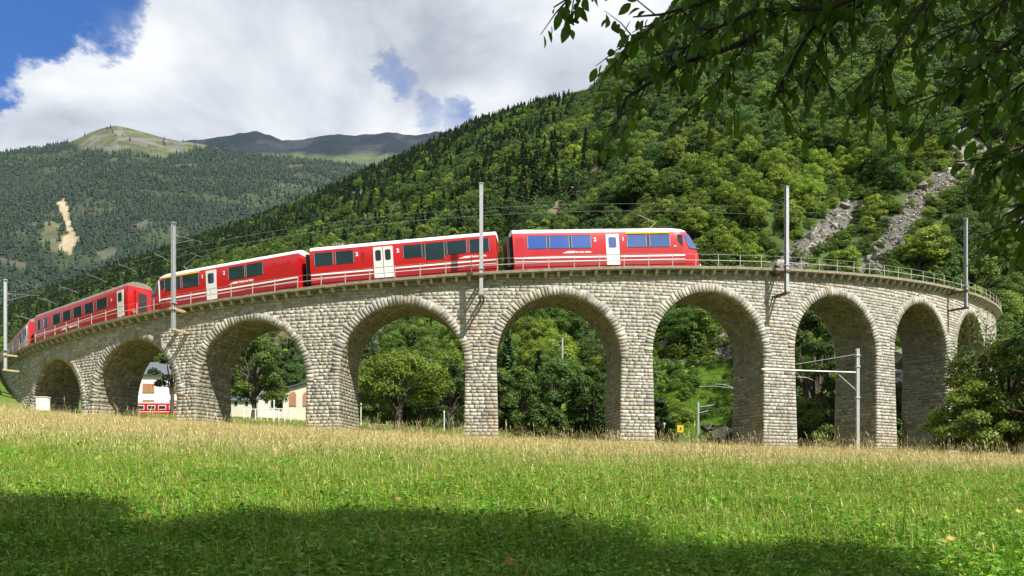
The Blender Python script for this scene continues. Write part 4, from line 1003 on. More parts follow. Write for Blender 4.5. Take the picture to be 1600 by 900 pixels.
# ------------------------------------------------------------------ masts and wires
def beam_h(m, z0, z1, s=0.24, x=0.0, y=0.0):
    t = 0.03; m.box(x - s / 2, x + s / 2, y - s / 2, y - s / 2 + t, z0, z1); m.box(x - s / 2, x + s / 2, y + s / 2 - t, y + s / 2, z0, z1); m.box(x - t / 2, x + t / 2, y - s / 2 + t, y + s / 2 - t, z0, z1); return m
RM = 73.65
def make_masts():
    for xp, yt, yb, lab in ((8, 438, 580, 'steel mast at the left edge beside the last coach'), (271, 349, 517, 'steel mast standing before the third railcar'), (752, 288, 465, 'tall steel mast standing before the middle railcar'),
                            (1229, 293, 460, 'tall steel mast right of the train front, before the scree'), (1509, 343, 483, 'steel mast at the right end of the viaduct half behind leaves')):
        th = float(theta_at(xp, RM, 2.0)); P = polar(th, RM, 0.0); Yd = P[1]; zt = (HZ - yt) / F * Yd; zb = (HZ - yb) / F * Yd
        root = empty('catenary_mast', (P[0], P[1], zb), (0, 0, th)); tag(root, lab, 'mast', 'catenary masts along the viaduct')
        beam_h(MB(), 0, zt - zb, 0.27).build('post', M['steel'], root)
        MB().box(-0.18, 0.18, -0.18, 0.18, zt - zb, zt - zb + 0.08, 0.02).build('cap', M['steel'], root)
        zc = float(deck(th)) - zb; dr = float(RM - rw(th, zb))
        for zz in (0.04, zc - 0.62):
            m = MB(); m.box(-0.20, -0.07, -0.2, dr + 0.1, zz, zz + 0.14); m.box(0.07, 0.20, -0.2, dr + 0.1, zz, zz + 0.14); m.box(-0.22, 0.22, -0.24, -0.16, zz - 0.02, zz + 0.16); m.build('bracket', M['rust'] if xp > 300 else M['wood'], root)
        MB().box(-0.22, 0.22, -0.2, 0.2, zc - 0.12, zc - 0.02, 0.02).build('clamp', M['steel'], root)
        m = MB(); h = zc + 5.6; m.tube([(0, 0.1, h), (0, 3.1, h + 0.35)], 0.022, 5); m.tube([(0, 0.1, h - 0.7), (0, 2.2, h + 0.22)], 0.018, 5); m.build('cantilever', M['rail_dark'], root)
        m = MB(); m.tube([(0, 0.12, h), (0, 0.5, h + 0.045)], 0.05, 6); m.build('insulator', M['shutter'], root)
    base = polar(0.1, RT, float(deck(0.1)) + 5.3)
    m = MB(); m.tube([polar(t, RT, float(deck(t)) + 5.3) - base for t in np.linspace(-1.2, 1.25, 120)], 0.013, 4)
    tag(m.build('contact_wire', M['rail_dark'], None, loc=tuple(base)), 'thin dark overhead wire hanging above the train', 'wire')
    m = MB(); m.tube([polar(t, RT, float(deck(t)) + 5.9) - base for t in np.linspace(-1.2, 1.25, 120)], 0.012, 4)
    tag(m.build('messenger_wire', M['rail_dark'], None, loc=tuple(base)), 'upper thin cable running above the overhead wire', 'wire')
    for k, (x, y) in enumerate(((35, 484), (70, 464), (104, 447), (148, 430), (196, 413), (252, 398))):
        th = float(theta_at(x, RT, 5.5)); z = float(deck(th)) + 5.45; P = polar(th, RT, z)
        m = MB(); m.tube([(-0.1, -0.6, 0.28), (0, 0.1, 0.22), (0.1, 1.1, -0.08)], 0.014, 5); m.tube([(-0.1, -0.6, 0.28), (-0.1, -0.6, 0.5)], 0.012, 4)
        tag(m.build('steady_arm', M['steel'], None, loc=tuple(P), rot=(0, 0, th)), '%s of the pale steady arms on the overhead wire, counted from the left edge' % WORDS[k], 'wire arm', 'steady arms on the overhead wire')
    # mast of the lower line, in the meadow before the viaduct
    Yd = 60.0; f = at(1340, 705, Yd); zt = at(1340, 545, Yd)[2]
    g = float(ground(f[0], Yd)) - 0.3; root = empty('meadow_mast', (f[0], Yd, g)); tag(root, 'steel mast with long horizontal boom standing in the grass before the viaduct', 'mast')
    H = zt - g; beam_h(MB(), 0, H, 0.22).build('post', M['steel'], root)
    e = at(1190, 577, Yd - 1.0) - np.array([f[0], Yd, g]); b = at(1340, 582, Yd)[2] - g
    m = MB(); m.tube([(0, 0, b), tuple(e)], 0.055, 8); m.build('boom', M['steel'], root)
    m = MB(); s = at(1305, 583, Yd)[0] - f[0]; m.tube([(0, 0, at(1340, 612, Yd)[2] - g), (s, -0.1, b - (b - e[2]) * 0.2)], 0.04, 6); m.build('brace', M['steel'], root)
    m = MB(); m.tube([(0, 0, H - 0.4), (at(1240, 571, Yd)[0] - f[0], -0.6, at(1240, 571, Yd)[2] - g)], 0.018, 5); m.build('stay', M['steel'], root)
    m = MB(); a = at(1246, 589, Yd) - np.array([f[0], Yd, g]); m.tube([tuple(a), tuple(a + np.array([0.7, 0.1, -0.02])), tuple(a + np.array([1.3, 0.3, -0.22]))], 0.022, 5); m.build('steady_arm', M['steel'], root)
    for k, zz in enumerate((0.93, 0.83, 0.55)): MB().box(-0.16, 0.16, -0.16, 0.16, H * zz, H * zz + 0.12, 0.02).build('clamp', M['steel'], root)
    # small masts of the lower line beyond the arches
    for x, yt, yb, Yd, lab in ((1091, 628, 690, 92, 'slim mast with two arms seen through the sixth arch from the left'), (879, 528, 600, 118, 'slim mast with a short arm seen through the fifth arch from the left'), (668, 562, 600, 112, 'grey mast top rising behind the round chestnut tree')):
        P = at(x, yb, Yd); h = (yb - yt) / F * Yd; root = empty('line_mast', tuple(P - np.array([0, 0, 1.0]))); tag(root, lab, 'mast', 'masts of the lower line')
        beam_h(MB(), 0, h + 1.0, 0.2).build('post', M['steel'], root)
        for dz, l in ((-0.6, 1.9), (-1.3, 1.2)) if x != 668 else ((-0.1, -1.6),): m = MB(); m.tube([(0, 0, h + 1 + dz), (-l if x == 879 else l, 0.2, h + 1.0 + dz + 0.3)], 0.03, 5); m.build('arm', M['steel'], root)
    for x, y, x2, y2, Yd, w in ((1092, 604, 1148, 607, 90, 'upper'), (1118, 600, 1146, 606, 88, 'lower')):
        a, b = at(x, y, Yd), at(x2, y2, Yd); m = MB(); m.tube([(0, 0, 0), tuple((b - a) / 2 + np.array([0, 0, 0.15])), tuple(b - a)], 0.020, 5)
        tag(m.build('wire_bracket', M['steel'], None, loc=tuple(a)), '%s pale wire bracket hanging in the sixth arch' % w, 'wire arm', 'brackets in the sixth arch')
make_masts()

# ------------------------------------------------------------------ houses, sign, fence beyond the arches
def make_house(name, label, Yd, x0, x1, yb, ye, ridge, depth, wall, wins, rot=0.0, gable=False, shut=None, wz=(1.1, 1.5)):
    """front wall spans photo columns x0..x1; ye and ridge are heights of eaves and ridge in metres"""
    a = at(x0, yb, Yd); b = at(x1, yb, Yd); Wd = b[0] - a[0]; g = a[2]
    root = empty(name, ((a[0] + b[0]) / 2, Yd, g), (0, 0, rot)); tag(root, label, 'house'); h = Wd / 2; E, T = ye, ridge
    m = MB()
    if gable:
        P = [(-h, -2), (h, -2), (h, E), (0, T), (-h, E)]; V = [(x, 0, z) for x, z in P] + [(x, depth, z) for x, z in P]
        m.add(V, [(0, 1, 2, 3, 4), (9, 8, 7, 6, 5)] + [(i, i + 5, (i + 1) % 5 + 5, (i + 1) % 5) for i in range(5)])
    else:
        P = [(0, -2), (depth, -2), (depth, E), (depth / 2, T - 0.1), (0, E)]; V = [(-h, y, z) for y, z in P] + [(h, y, z) for y, z in P]
        m.add(V, [(4, 3, 2, 1, 0), (5, 6, 7, 8, 9)] + [(i, i + 5, (i + 1) % 5 + 5, (i + 1) % 5) for i in range(5)])
    fix_normals(m.data('wall', wall)); wl = m.build('wall', wall, root); fix_normals(wl.data)
    m = MB(); o = 0.5; t = 0.16
    if gable:
        sl = (T - E) / h
        for s in (-1, 1): m.hexa([(0, -o, T + 0.02), (s * (h + o), -o, E - o * sl + 0.02), (s * (h + o), depth + o, E - o * sl + 0.02), (0, depth + o, T + 0.02), (0, -o, T + t), (s * (h + o), -o, E - o * sl + t), (s * (h + o), depth + o, E - o * sl + t), (0, depth + o, T + t)])
    else:
        sl = (T - E) / (depth / 2)
        for s in (0, 1):
            ya, yb2 = (-o, depth / 2) if s == 0 else (depth + o, depth / 2); za = E - o * sl
            m.hexa([(-h - o, ya, za + 0.02), (h + o, ya, za + 0.02), (h + o, yb2, T + 0.02), (-h - o, yb2, T + 0.02), (-h - o, ya, za + t), (h + o, ya, za + t), (h + o, yb2, T + t), (-h - o, yb2, T + t)])
    rf = m.build('roof', M['slate'], root); fix_normals(rf.data)
    if not gable: MB().box(h * 0.3, h * 0.3 + 0.6, depth * 0.4, depth * 0.4 + 0.6, E, T + 0.9).build('chimney', wall, rf)
    for fx, z in wins:
        x = -h + fx * Wd; w = wz[0]; hh = wz[1]
        wn = MB().box(x - w / 2, x + w / 2, -0.05, 0.1, z, z + hh).build('window', M['white'], root)
        MB().box(x - w / 2 + 0.1, x + w / 2 - 0.1, -0.07, 0.08, z + 0.1, z + hh - 0.1).build('pane', M['dglass'], wn)
        if shut:
            for s in (-1, 1): MB().box(min(x + s * 0.02, x + s * w / 2), max(x + s * 0.02, x + s * w / 2), -0.12, -0.075, z + 0.02, z + hh - 0.02).build('shutter', shut, wn)
        if gable: m = MB(); m.tube([(x, -0.06, z + hh), (x, 0.1, z + hh)], w / 2, 14); m.build('arch_head', M['shutter'], wn)
    return root
make_house('white_house', 'white house with brown shutters and slate roof seen through the second arch', 128, 205, 300, 652, 7.0, 9.3, 8.0, M['plaster'], ((0.30, 3.9), (0.30, 1.3), (0.72, 3.9), (0.72, 1.3)), 0.12, False, M['shutter'], (1.8, 1.5))
make_house('stone_shed', 'cream stone building with arched windows and sloping roof seen through the third arch', 118, 443, 520, 642, 3.1, 4.2, 9.0, M['cream'], ((0.20, 0.7), (0.47, 0.7), (0.74, 0.7)), 0.1, True, M['shutter'], (1.0, 1.6))
make_house('pink_house', 'small pale pink house behind the third arch, left of the stone building', 150, 404, 432, 645, 3.4, 4.4, 6.0, M['pink'], ((0.45, 1.7), (0.8, 1.7)), 0.0, False, None, (0.8, 1.0))
make_house('low_house', 'low white house half hidden behind the broad tree of the third arch', 160, 356, 398, 646, 2.7, 3.7, 6.0, M['cream'], ((0.3, 1.4), (0.7, 1.4)), 0.0, False, None, (0.9, 1.1))

def make_lower_coach():
    Yd = 112.0; a = at(211, 648, Yd); b = at(330, 648, Yd); L = b[0] - a[0]
    root = empty('parked_coach', ((a[0] + b[0]) / 2, Yd + 1.3, a[2] - 0.45)); tag(root, 'red coach on the lower line before the white house', 'train car')
    me = mesh_data('body', *loft([(y, z * 0.62) for y, z in PROF], L, 0, True), M['red']); smooth_by(fix_normals(me)); obj('body', me, root)
    me = mesh_data('roof', *loft([(y, z * 0.62) for y, z in ROOF], L, 0, True), M['grey']); smooth_by(fix_normals(me)); obj('roof', me, root)
    n = 7
    for k in range(n):
        x = -L / 2 + L * (k + 0.5) / n
        w = prism_x(MB(), x - 0.55, x + 0.55, YS - 0.012, YS + 0.05, 1.18, 1.78, 0.05).build('window', M['white'], root); prism_x(MB(), x - 0.47, x + 0.47, YS - 0.02, YS + 0.03, 1.25, 1.70, 0.05).build('pane', M['dglass'], w)
    MB().box(-L / 2 + 0.1, L / 2 - 0.1, YS - 0.008, YS + 0.03, 0.82, 0.90).build('white_stripe', M['white'], root)
    for f in (-0.33, 0.33): MB().box(f * L - 1, f * L + 1, -0.9, 0.9, 0.0, 0.25, 0.04).build('bogie', M['black'], root)
make_lower_coach()

def make_small_things():
    Yd = 83.0; P = at(1063, 692, Yd); P[2] = float(ground(P[0], Yd)) - 0.1; root = empty('yellow_sign', tuple(P)); tag(root, 'small yellow square sign on a post seen through the sixth arch', 'sign')
    zc = at(1063, 670, Yd)[2] - P[2]; m = MB(); m.tube([(0, 0.03, 0), (0, 0.03, zc + 0.2)], 0.03, 6); m.build('post', M['steel'], root)
    pl = MB().box(-0.32, 0.32, -0.02, 0.005, zc - 0.36, zc + 0.36, 0.004).build('board', M['signyellow'], root)
    m = MB(); m.tube([(-0.1, -0.03, zc - 0.2), (0.03, -0.03, zc + 0.05)], 0.028, 4); m.tube([(0.03, -0.03, zc + 0.05), (0.12, -0.03, zc - 0.2)], 0.025, 4); m.tube([(-0.1, -0.03, zc), (0.03, -0.03, zc + 0.08), (0.12, -0.03, zc)], 0.02, 4); m.tube([(0.05, -0.04, zc + 0.17), (0.05, -0.02, zc + 0.17)], 0.05, 8); m.build('walker_symbol', M['black'], pl)
    for x, yt, yb, Yd, lab in ((1038, 660, 694, 82, 'white marker post left of the yellow sign'), (564, 630, 660, 96, 'thin white post left of the round chestnut tree'), (694, 642, 672, 90, 'thin white post right of the round chestnut tree')):
        P = at(x, yb, Yd); h = (yb - yt) / F * Yd; m = MB(); m.tube([(0, 0, -0.5), (0, 0, h)], 0.055, 6); m.box(-0.08, 0.08, -0.08, 0.08, h - 0.25, h, 0.02)
        tag(m.build('marker_post', M['white'], None, loc=tuple(P)), lab, 'post', 'white posts beyond the arches')
    # white pipe fence on the lawn
    Yd = 92.0; root = empty('pipe_fence', tuple(at(418, 655, Yd))); tag(root, 'white pipe fence on the lawn behind the third arch', 'fence'); o = np.array(root.location)
    pts = [at(x, 654 - 0.02 * (x - 380), Yd) for x in np.linspace(381, 454, 9)]
    for p in pts: m = MB(); m.tube([(0, 0, -0.6), (0, 0, 1.05)], 0.05, 6); m.build('post', M['white'], root, loc=tuple(p - o))
    for hh in (1.05,): m = MB(); m.tube([p - o + np.array([0, 0, hh]) for p in pts], 0.045, 6); m.build('rail', M['white'], root)
    P = at(428, 655, 90); m = MB(); m.tube([(0, 0, -0.5), (0, 0, 2.1)], 0.06, 6); m.tube([(0, 0, 2.0), (0, 0, 2.15)], 0.1, 6); tag(m.build('lamp_post', M['white'], None, loc=tuple(P)), 'short white post in front of the pipe fence', 'post')
    # pale box at the foot of the first arch
    P = at(67, 633, 77.0); m = MB(); m.box(-0.55, 0.55, -0.3, 0.3, -0.6, 0.7, 0.05); m.box(-0.6, 0.6, -0.35, 0.35, 0.7, 0.78, 0.02); tag(m.build('cable_cabinet', M['plaster'], None, loc=tuple(P)), 'pale cable cabinet at the foot of the first arch', 'cabinet')
    # boulders
    for x, y, Yd, s, lab in ((1135, 685, 86, 2.1, 'big dark boulder in the grass behind the sixth arch'), (1400, 600, 98, 3.4, 'tall grey boulder showing in the narrow eighth arch'), (1416, 560, 104, 3.0, 'upper grey boulder in the narrow eighth arch'), (1106, 668, 92, 0.9, 'small grey rock left of the big boulder in the sixth arch')):
        me = rock_mesh(3 if s > 3 else 2, (0.04, 0.038, 0.033) if s < 3 else (0.24, 0.235, 0.21)); o = obj('boulder', me, None, loc=tuple(at(x, y, Yd)), rot=(0, 0, rng.uniform(0, 6))); o.scale = (s, s, s * 0.85); tag(o, lab, 'boulder', 'boulders behind the arches')
    # white hut on the slope
    P = at(627, 327, 560.0); root = empty('ruined_hut', tuple(P)); tag(root, 'pale ruined stone hut on the slope above the middle railcar', 'hut')
    m = MB(); m.box(-7, 2, -3, 3, -4, 2.2, 0.2); m.box(2.0, 6.5, -2.5, 2.5, -4, 3.6, 0.2); m.build('wall', M['plaster'], root); m = MB(); m.hexa([(2, -2.8, 3.65), (6.8, -2.8, 3.65), (6.8, 2.8, 3.65), (2, 2.8, 3.65), (3.2, -0.2, 5.2), (5.6, -0.2, 5.2), (5.6, 0.2, 5.2), (3.2, 0.2, 5.2)]); m.build('roof', M['slate'], root)
    # terrace path of the lower line behind the sixth arch
    xs = np.linspace(1000, 1175, 30); pts = []
    for x in xs:
        Ys = np.linspace(95, 170, 300); yy = HZ - F * HILL.z(x, Ys) / Ys; k = int(np.argmin(np.abs(yy - (565 - 0.012 * (x - 1010))))); pts.append(HILL.pt(x, Ys[k]))
    m = MB()
    for p, q in zip(pts[:-1], pts[1:]): m.hexa([p + (0, -0.5, -1.0), q + (0, -0.5, -1.0), q + (0, 2.2, -1.0), p + (0, 2.2, -1.0), p + (0, -0.5, 0.0), q + (0, -0.5, 0.0), q + (0, 2.2, 0.35), p + (0, 2.2, 0.35)])
    tag(m.build('path', M['coping']), kind='structure')
make_small_things()

# ------------------------------------------------------------------ single trees round the viaduct
def big_tree(name, label, P, h, wide, n, leaf, col, group=None, trunk_h=0.2, nl=16, squash=1.0, lean=(0, 0), trunk_r=0.035):
    root = empty(name, tuple(P)); tag(root, label, 'tree', group)
    lobes = []
    for i in range(nl):
        a = i * 2.4 + rng.uniform(-0.5, 0.5); t = (i + 0.5) / nl; zz = h * (trunk_h + 0.10 + (0.82 - trunk_h) * t)
        rr = wide * 0.5 * 0.78 * sqrt(max(1 - (1.7 * t - 0.62) ** 2, 0.04)) * rng.uniform(0.6, 1.1); s = wide * rng.uniform(0.13, 0.20)
        lobes.append((np.array([cos(a) * rr + lean[0] * t, sin(a) * rr + lean[1] * t, zz]), np.array([s, s, s * 0.75 * squash])))
    Pp, d, k = crown_points(n, lobes, 0.45); lv = rng.uniform(0.8, 1.25, nl)
    c = np.array(col) * (lv[k] * rng.uniform(0.7, 1.4, n))[:, None]; c[:, 0] *= rng.uniform(0.85, 1.25, n)
    V, Fc, cc = leaves_mesh(Pp, d + rng.normal(0, 0.6, (n, 3)) + np.array([0, 0, 0.4]), leaf * rng.uniform(0.6, 1.3, n), c, 0.5)
    obj('crown', mesh_data('crown', V, Fc, M['leaf'], cc), root)
    m = MB(); r = h * trunk_r; m.tube([(0, 0, -0.8), (0.0, 0, 0.2), (0.1, 0.05, h * trunk_h), (0.1, 0, h * 0.5), (lean[0] * 0.6, lean[1] * 0.6, h * 0.75)], [r * 1.3, r, r * 0.75, r * 0.45, r * 0.12], 9)
    obj('trunk', m.data('trunk', M['bark'], True), root)
    for q, _ in lobes[:nl - 2]:
        z0 = h * rng.uniform(trunk_h * 0.8, 0.5); mid = (q * 0.5 + np.array([0, 0, z0 * 0.5 + 0.1 * h])) + rng.normal(0, 0.15, 3); mm = MB(); mm.tube([(0.05, 0, z0), tuple(mid), tuple(q)], [r * 0.45, r * 0.28, r * 0.08], 6, False); mm.build('branch', M['bark'], root, smooth=True)
    return root
def on_ground(x, Yd): X = (x - 800) / F * Yd; return np.array([X, Yd, float(ground(X, Yd)) - 0.05])
def on_hill(x, Yd): return HILL.pt(np.float64(x), np.float64(Yd))
big_tree('chestnut_tree', 'round spreading chestnut tree standing alone behind the fourth arch', on_ground(622, 83), 8.0, 11.2, 15000, 0.15, (0.135, 0.20, 0.028), trunk_h=0.30, nl=22, trunk_r=0.06)
big_tree('lime_tree', 'tall leafy tree beside the houses behind the third arch', on_ground(396, 104), 11.6, 9.5, 14000, 0.17, (0.10, 0.145, 0.026), trunk_h=0.12, nl=18)
big_tree('dark_tree', 'dark tree in front of the white house in the second arch', on_ground(268, 99), 8.5, 5.0, 5000, 0.15, (0.030, 0.055, 0.018), trunk_h=0.3, nl=10)
for x, Yd, h, w, c, lab in ((1272, 88, 17, 8, (0.040, 0.075, 0.018), 'tall dark tree filling the seventh arch'), (1255, 84, 6, 6, (0.05, 0.09, 0.022), 'low bush at the foot of the tree in the seventh arch'), (1310, 92, 15, 8, (0.034, 0.064, 0.017), 'dark tree on the right side of the seventh arch'),
                            (812, 92, 9.5, 7, (0.045, 0.080, 0.018), 'bushy tree on the left side of the fifth arch'), (868, 94, 10.5, 7.5, (0.042, 0.078, 0.018), 'bushy tree in the middle of the fifth arch'), (925, 92, 10, 7, (0.036, 0.068, 0.017), 'dark bushy tree on the right side of the fifth arch'), (848, 84, 4.5, 6, (0.055, 0.095, 0.02), 'low shrub in front of the trees of the fifth arch'), (775, 90, 8, 6, (0.05, 0.088, 0.02), 'bushy tree behind the pier left of the fifth arch'),
                            (700, 98, 9, 7, (0.028, 0.056, 0.014), 'bushy tree right of the round chestnut tree'), (655, 104, 10, 8, (0.026, 0.052, 0.013), 'dark tree behind the round chestnut tree'), (580, 104, 8, 6, (0.05, 0.09, 0.02), 'slender tree left of the round chestnut tree'),
                            (455, 122, 9, 8, (0.034, 0.066, 0.018), 'dark tree behind the cream stone building'), (1028, 80, 5.5, 3.6, (0.03, 0.06, 0.015), 'dark narrow bush on the left side of the sixth arch'), (1407, 84, 5, 5, (0.04, 0.08, 0.018), 'green bush at the foot of the eighth arch'), (1465, 88, 7, 7, (0.035, 0.07, 0.018), 'bush behind the pier of the ninth arch')):
    big_tree('bushy_tree', lab, on_ground(x, Yd) - np.array([0, 0, 0.3]), h, w, int(5500 + 500 * h), 0.16, tuple(1.35 * q for q in c), 'trees close behind the arches', trunk_h=0.1, nl=16, squash=1.15)
# trees at the right end, before the viaduct
big_tree('ash_tree', 'large leafy tree hiding the right end of the viaduct', on_ground(1575, 60), 9.6, 9.0, 17000, 0.15, (0.125, 0.20, 0.034), trunk_h=0.08, nl=22)
big_tree('hazel_bush', 'dark hazel bush in the grass before the last arch', on_ground(1520, 57.5), 5.6, 6.2, 11000, 0.13, (0.105, 0.175, 0.030), trunk_h=0.04, nl=16)
big_tree('walnut_tree', 'bright leafy tree standing right behind the end of the viaduct', on_ground(1592, 70), 12.5, 8.0, 11000, 0.16, (0.085, 0.15, 0.028), trunk_h=0.1, nl=18)
big_tree('ash_tree', 'leafy tree cut by the right edge beside the viaduct', on_ground(1640, 56), 11.0, 8.0, 9000, 0.15, (0.042, 0.084, 0.018), trunk_h=0.1, nl=18)
def bare_bush():
    P = on_ground(1530, 60.5); root = empty('bare_tree', tuple(P)); tag(root, 'half dead tree with bare grey branches before the last arch', 'tree')
    m = MB(); tips = []
    for k in range(9):
        a = rng.uniform(0, 6.28); r = rng.uniform(0.5, 2.6); h = rng.uniform(7.0, 11.5); p = [(0, 0, -0.5), (r * 0.25 * cos(a), 0.25 * r * sin(a), h * 0.4), (r * 0.7 * cos(a), 0.7 * r * sin(a), h * 0.75), (r * cos(a), r * sin(a), h)]
        b = MB(); b.tube(p, [0.11, 0.08, 0.05, 0.015], 6)
        for j in range(6):
            t = rng.uniform(0.45, 1); q = np.array(p[2]) * (1 - t) + np.array(p[3]) * t; e = q + rng.normal(0, 0.7, 3) + (0, 0, 0.5); b.tube([q, (q + e) / 2 + (0, 0, 0.12), e], [0.03, 0.02, 0.006], 4); tips.append(e)
        b.build('branch', M['bark'], root, smooth=True)
    n = 700; T = np.array(tips); Pp = T[rng.integers(0, len(T), n)] + rng.normal(0, 0.3, (n, 3)); V, Fc, cc = leaves_mesh(Pp, rng.normal(size=(n, 3)) + (0, 0, 0.6), 0.13 * rng.uniform(0.6, 1.2, n), np.array([0.06, 0.10, 0.02]) * rng.uniform(0.7, 1.4, (n, 1)))
    obj('crown', mesh_data('crown', V, Fc, M['leaf'], cc), root)
bare_bush()

# ------------------------------------------------------------------ meadow grass
def blades(nb, h, spread, w, cols, lean=0.35, head=None, kink=0.0):
    b0 = np.stack([rng.normal(0, spread, nb), rng.normal(0, spread, nb), np.full(nb, -0.04)], 1); a = rng.uniform(0, 2 * pi, nb); d = np.stack([np.cos(a), np.sin(a), np.zeros(nb)], 1); s = np.stack([-np.sin(a), np.cos(a), np.zeros(nb)], 1)
    H = h * rng.uniform(0.55, 1.15, nb); ln = lean * rng.uniform(0.2, 1.4, nb); V = []; lv = ((0, 1.0), (0.4, 0.9), (0.75, 0.6), (1.0, 0.12)) if head is None else ((0, 0.6), (0.82, 0.5), (0.86, head), (0.94, head * 0.8), (1.0, 0.15))
    for t, ww in lv:
        c = b0 + d * (H * ln * t ** 2)[:, None] + np.array([0, 0, 1.0]) * (H * t * (1 - 0.35 * ln * t))[:, None]; V += [c - s * (w * ww / 2), c + s * (w * ww / 2)]
    V = np.stack(V, 1); k = V.shape[1]; F0 = np.array([(2 * i, 2 * i + 1, 2 * i + 3, 2 * i + 2) for i in range(k // 2 - 1)]); Fc = (F0[None] + (np.arange(nb) * k)[:, None, None]).reshape(-1, 4)
    cols = np.array(cols); c = cols[rng.integers(0, len(cols), nb)] * rng.uniform(0.7, 1.3, (nb, 1)); return V.reshape(-1, 3), Fc, np.repeat(c, k, 0)
def merge_parts(L):
    V, Fc, C = [], [], []; b = 0
    for v, f, c in L: V.append(v); Fc.append(f + b); C.append(c); b += len(v)
    return np.concatenate(V), np.concatenate(Fc), np.concatenate(C)
def weed(n, h, spread, leaf, cols):
    P = np.stack([rng.normal(0, spread, n), rng.normal(0, spread, n), rng.uniform(0.15, 1, n) * h], 1); cols = np.array(cols); c = cols[rng.integers(0, len(cols), n)] * rng.uniform(0.7, 1.35, (n, 1)); return leaves_mesh(P, rng.normal(0, 0.5, (n, 3)) + (0, 0, 1), leaf * rng.uniform(0.5, 1.4, n), c, 0.5)
GRN = [(0.095, 0.25, 0.014), (0.14, 0.30, 0.018), (0.070, 0.19, 0.012)]; YLG = [(0.23, 0.36, 0.030), (0.31, 0.37, 0.05), (0.16, 0.30, 0.022)]; STR = [(0.56, 0.46, 0.22), (0.48, 0.38, 0.17), (0.62, 0.53, 0.29), (0.44, 0.38, 0.15)]
def make_grass():
    md = lambda nm, L: mesh_data(nm, *merge_parts(L)[:2], M['grass'], merge_parts(L)[2]) if False else (lambda t: mesh_data(nm, t[0], t[1], M['grass'], t[2]))(merge_parts(L))
    pr = [md('tuft', [blades(50, 0.28, 0.17, 0.007, GRN, 0.7)]), md('tuft', [blades(40, 0.32, 0.18, 0.007, GRN + YLG[:1], 0.6), weed(22, 0.2, 0.15, 0.03, GRN)]),
          md('tuft', [weed(60, 0.24, 0.16, 0.032, GRN + YLG[:1]), blades(16, 0.32, 0.15, 0.007, YLG, 0.6)]),
          md('tuft', [blades(40, 0.36, 0.18, 0.007, YLG, 0.6), blades(5, 0.50, 0.16, 0.005, STR[3:], 0.45, 1.8)]),
          md('tuft', [blades(40, 0.36, 0.22, 0.007, STR + YLG, 0.6), blades(14, 0.58, 0.2, 0.006, STR, 0.45, 1.8), weed(8, 0.2, 0.2, 0.04, YLG)]),
          md('tuft', [blades(46, 0.34, 0.26, 0.009, STR + YLG, 0.6), blades(18, 0.60, 0.26, 0.008, STR, 0.4, 1.8)]),
          md('tuft', [weed(26, 0.42, 0.10, 0.036, [(0.15, 0.26, 0.05), (0.12, 0.22, 0.03)]), blades(3, 0.55, 0.05, 0.012, GRN, 0.1)]), md('tuft', [blades(7, 1.15, 0.35, 0.007, STR, 0.35, 2.0)])]
    Ps, K, S = [], [], []
    for y0, y1, den in ((5.5, 12, 40), (12, 20, 28), (20, 34, 18), (34, 58, 11), (58, 84, 7)):
        wmax = 0.72 * y1 + 1.5; n = int(den * 2 * wmax * (y1 - y0)); X = rng.uniform(-wmax, wmax, n); Y = rng.uniform(y0, y1, n); ok = (np.abs(X) < 0.70 * Y + 1.2) & (Y < wall_y(X) + 1.5)
        X, Y = X[ok], Y[ok]; n = len(X); k = smooth01((Y - 22) / 26 + 1.0 * (fbm(X / 4 + 70, Y / 4 + 30, 4) - 0.5)); r = rng.random(n); bank = smooth01((-46 - X) / 6)
        near = rng.choice([0, 0, 1, 1, 2, 2, 2, 3], n); far = rng.choice([4, 4, 5, 5, 3], n); kk = np.where(r < k * 0.94 * (1 - bank), far, np.where((rng.random(n) < np.clip(0.15 + (Y - 9) / 22, 0, 0.62)) & (Y > 9), 3, near)); kk = np.where((rng.random(n) < 0.008) & (Y < 22), 6, kk); kk = np.where((rng.random(n) < 0.10) & (Y > 40), 7, kk)
        Ps.append(np.stack([X, Y, ground(X, Y)], 1)); K.append(kk); S.append(rng.uniform(0.6, 1.3, n) * (0.55 + 0.9 * fbm(X / 1.6 + 90, Y / 1.6 + 20, 3)) * np.interp(Y, [6, 12, 30, 50, 58, 62, 75], [0.85, 1, 1.2, 1.0, 0.75, 0.6, 0.55]))
    P = np.concatenate(Ps); K = np.concatenate(K); S = np.concatenate(S); n = len(P); print('grass tufts', n)
    o = scatter('meadow_grass', P, rng.uniform(0, 6.28, n), S, K, pr, tilt=rng.normal(0, 0.10, (n, 2))); tag(o, 'tall meadow grass, green in front and straw coloured towards the viaduct', 'grass', kind='stuff')
    # lawn and slope behind the arches
    n = 9000; X = rng.uniform(-70, 60, n); Y = rng.uniform(70, 112, n); ok = Y > wall_y(X) + 4.5; X, Y = X[ok], Y[ok]; n = len(X)
    o = scatter('lawn_grass', np.stack([X, Y, ground(X, Y)], 1), rng.uniform(0, 6.28, n), rng.uniform(0.5, 1.3, n), rng.choice([0, 1, 3, 3], n), pr); tag(o, 'short green grass on the lawn behind the arches', 'grass', kind='stuff')
    n = 15000; x = rng.uniform(1000, 1170, n); Y = rng.uniform(92, 135, n); P = HILL.pt(x, Y); o = scatter('slope_grass', P, rng.uniform(0, 6.28, n), rng.uniform(0.6, 1.7, n), rng.choice([0, 1, 2, 3], n), pr); tag(o, 'bright green grass on the slope behind the sixth arch', 'grass', kind='stuff')
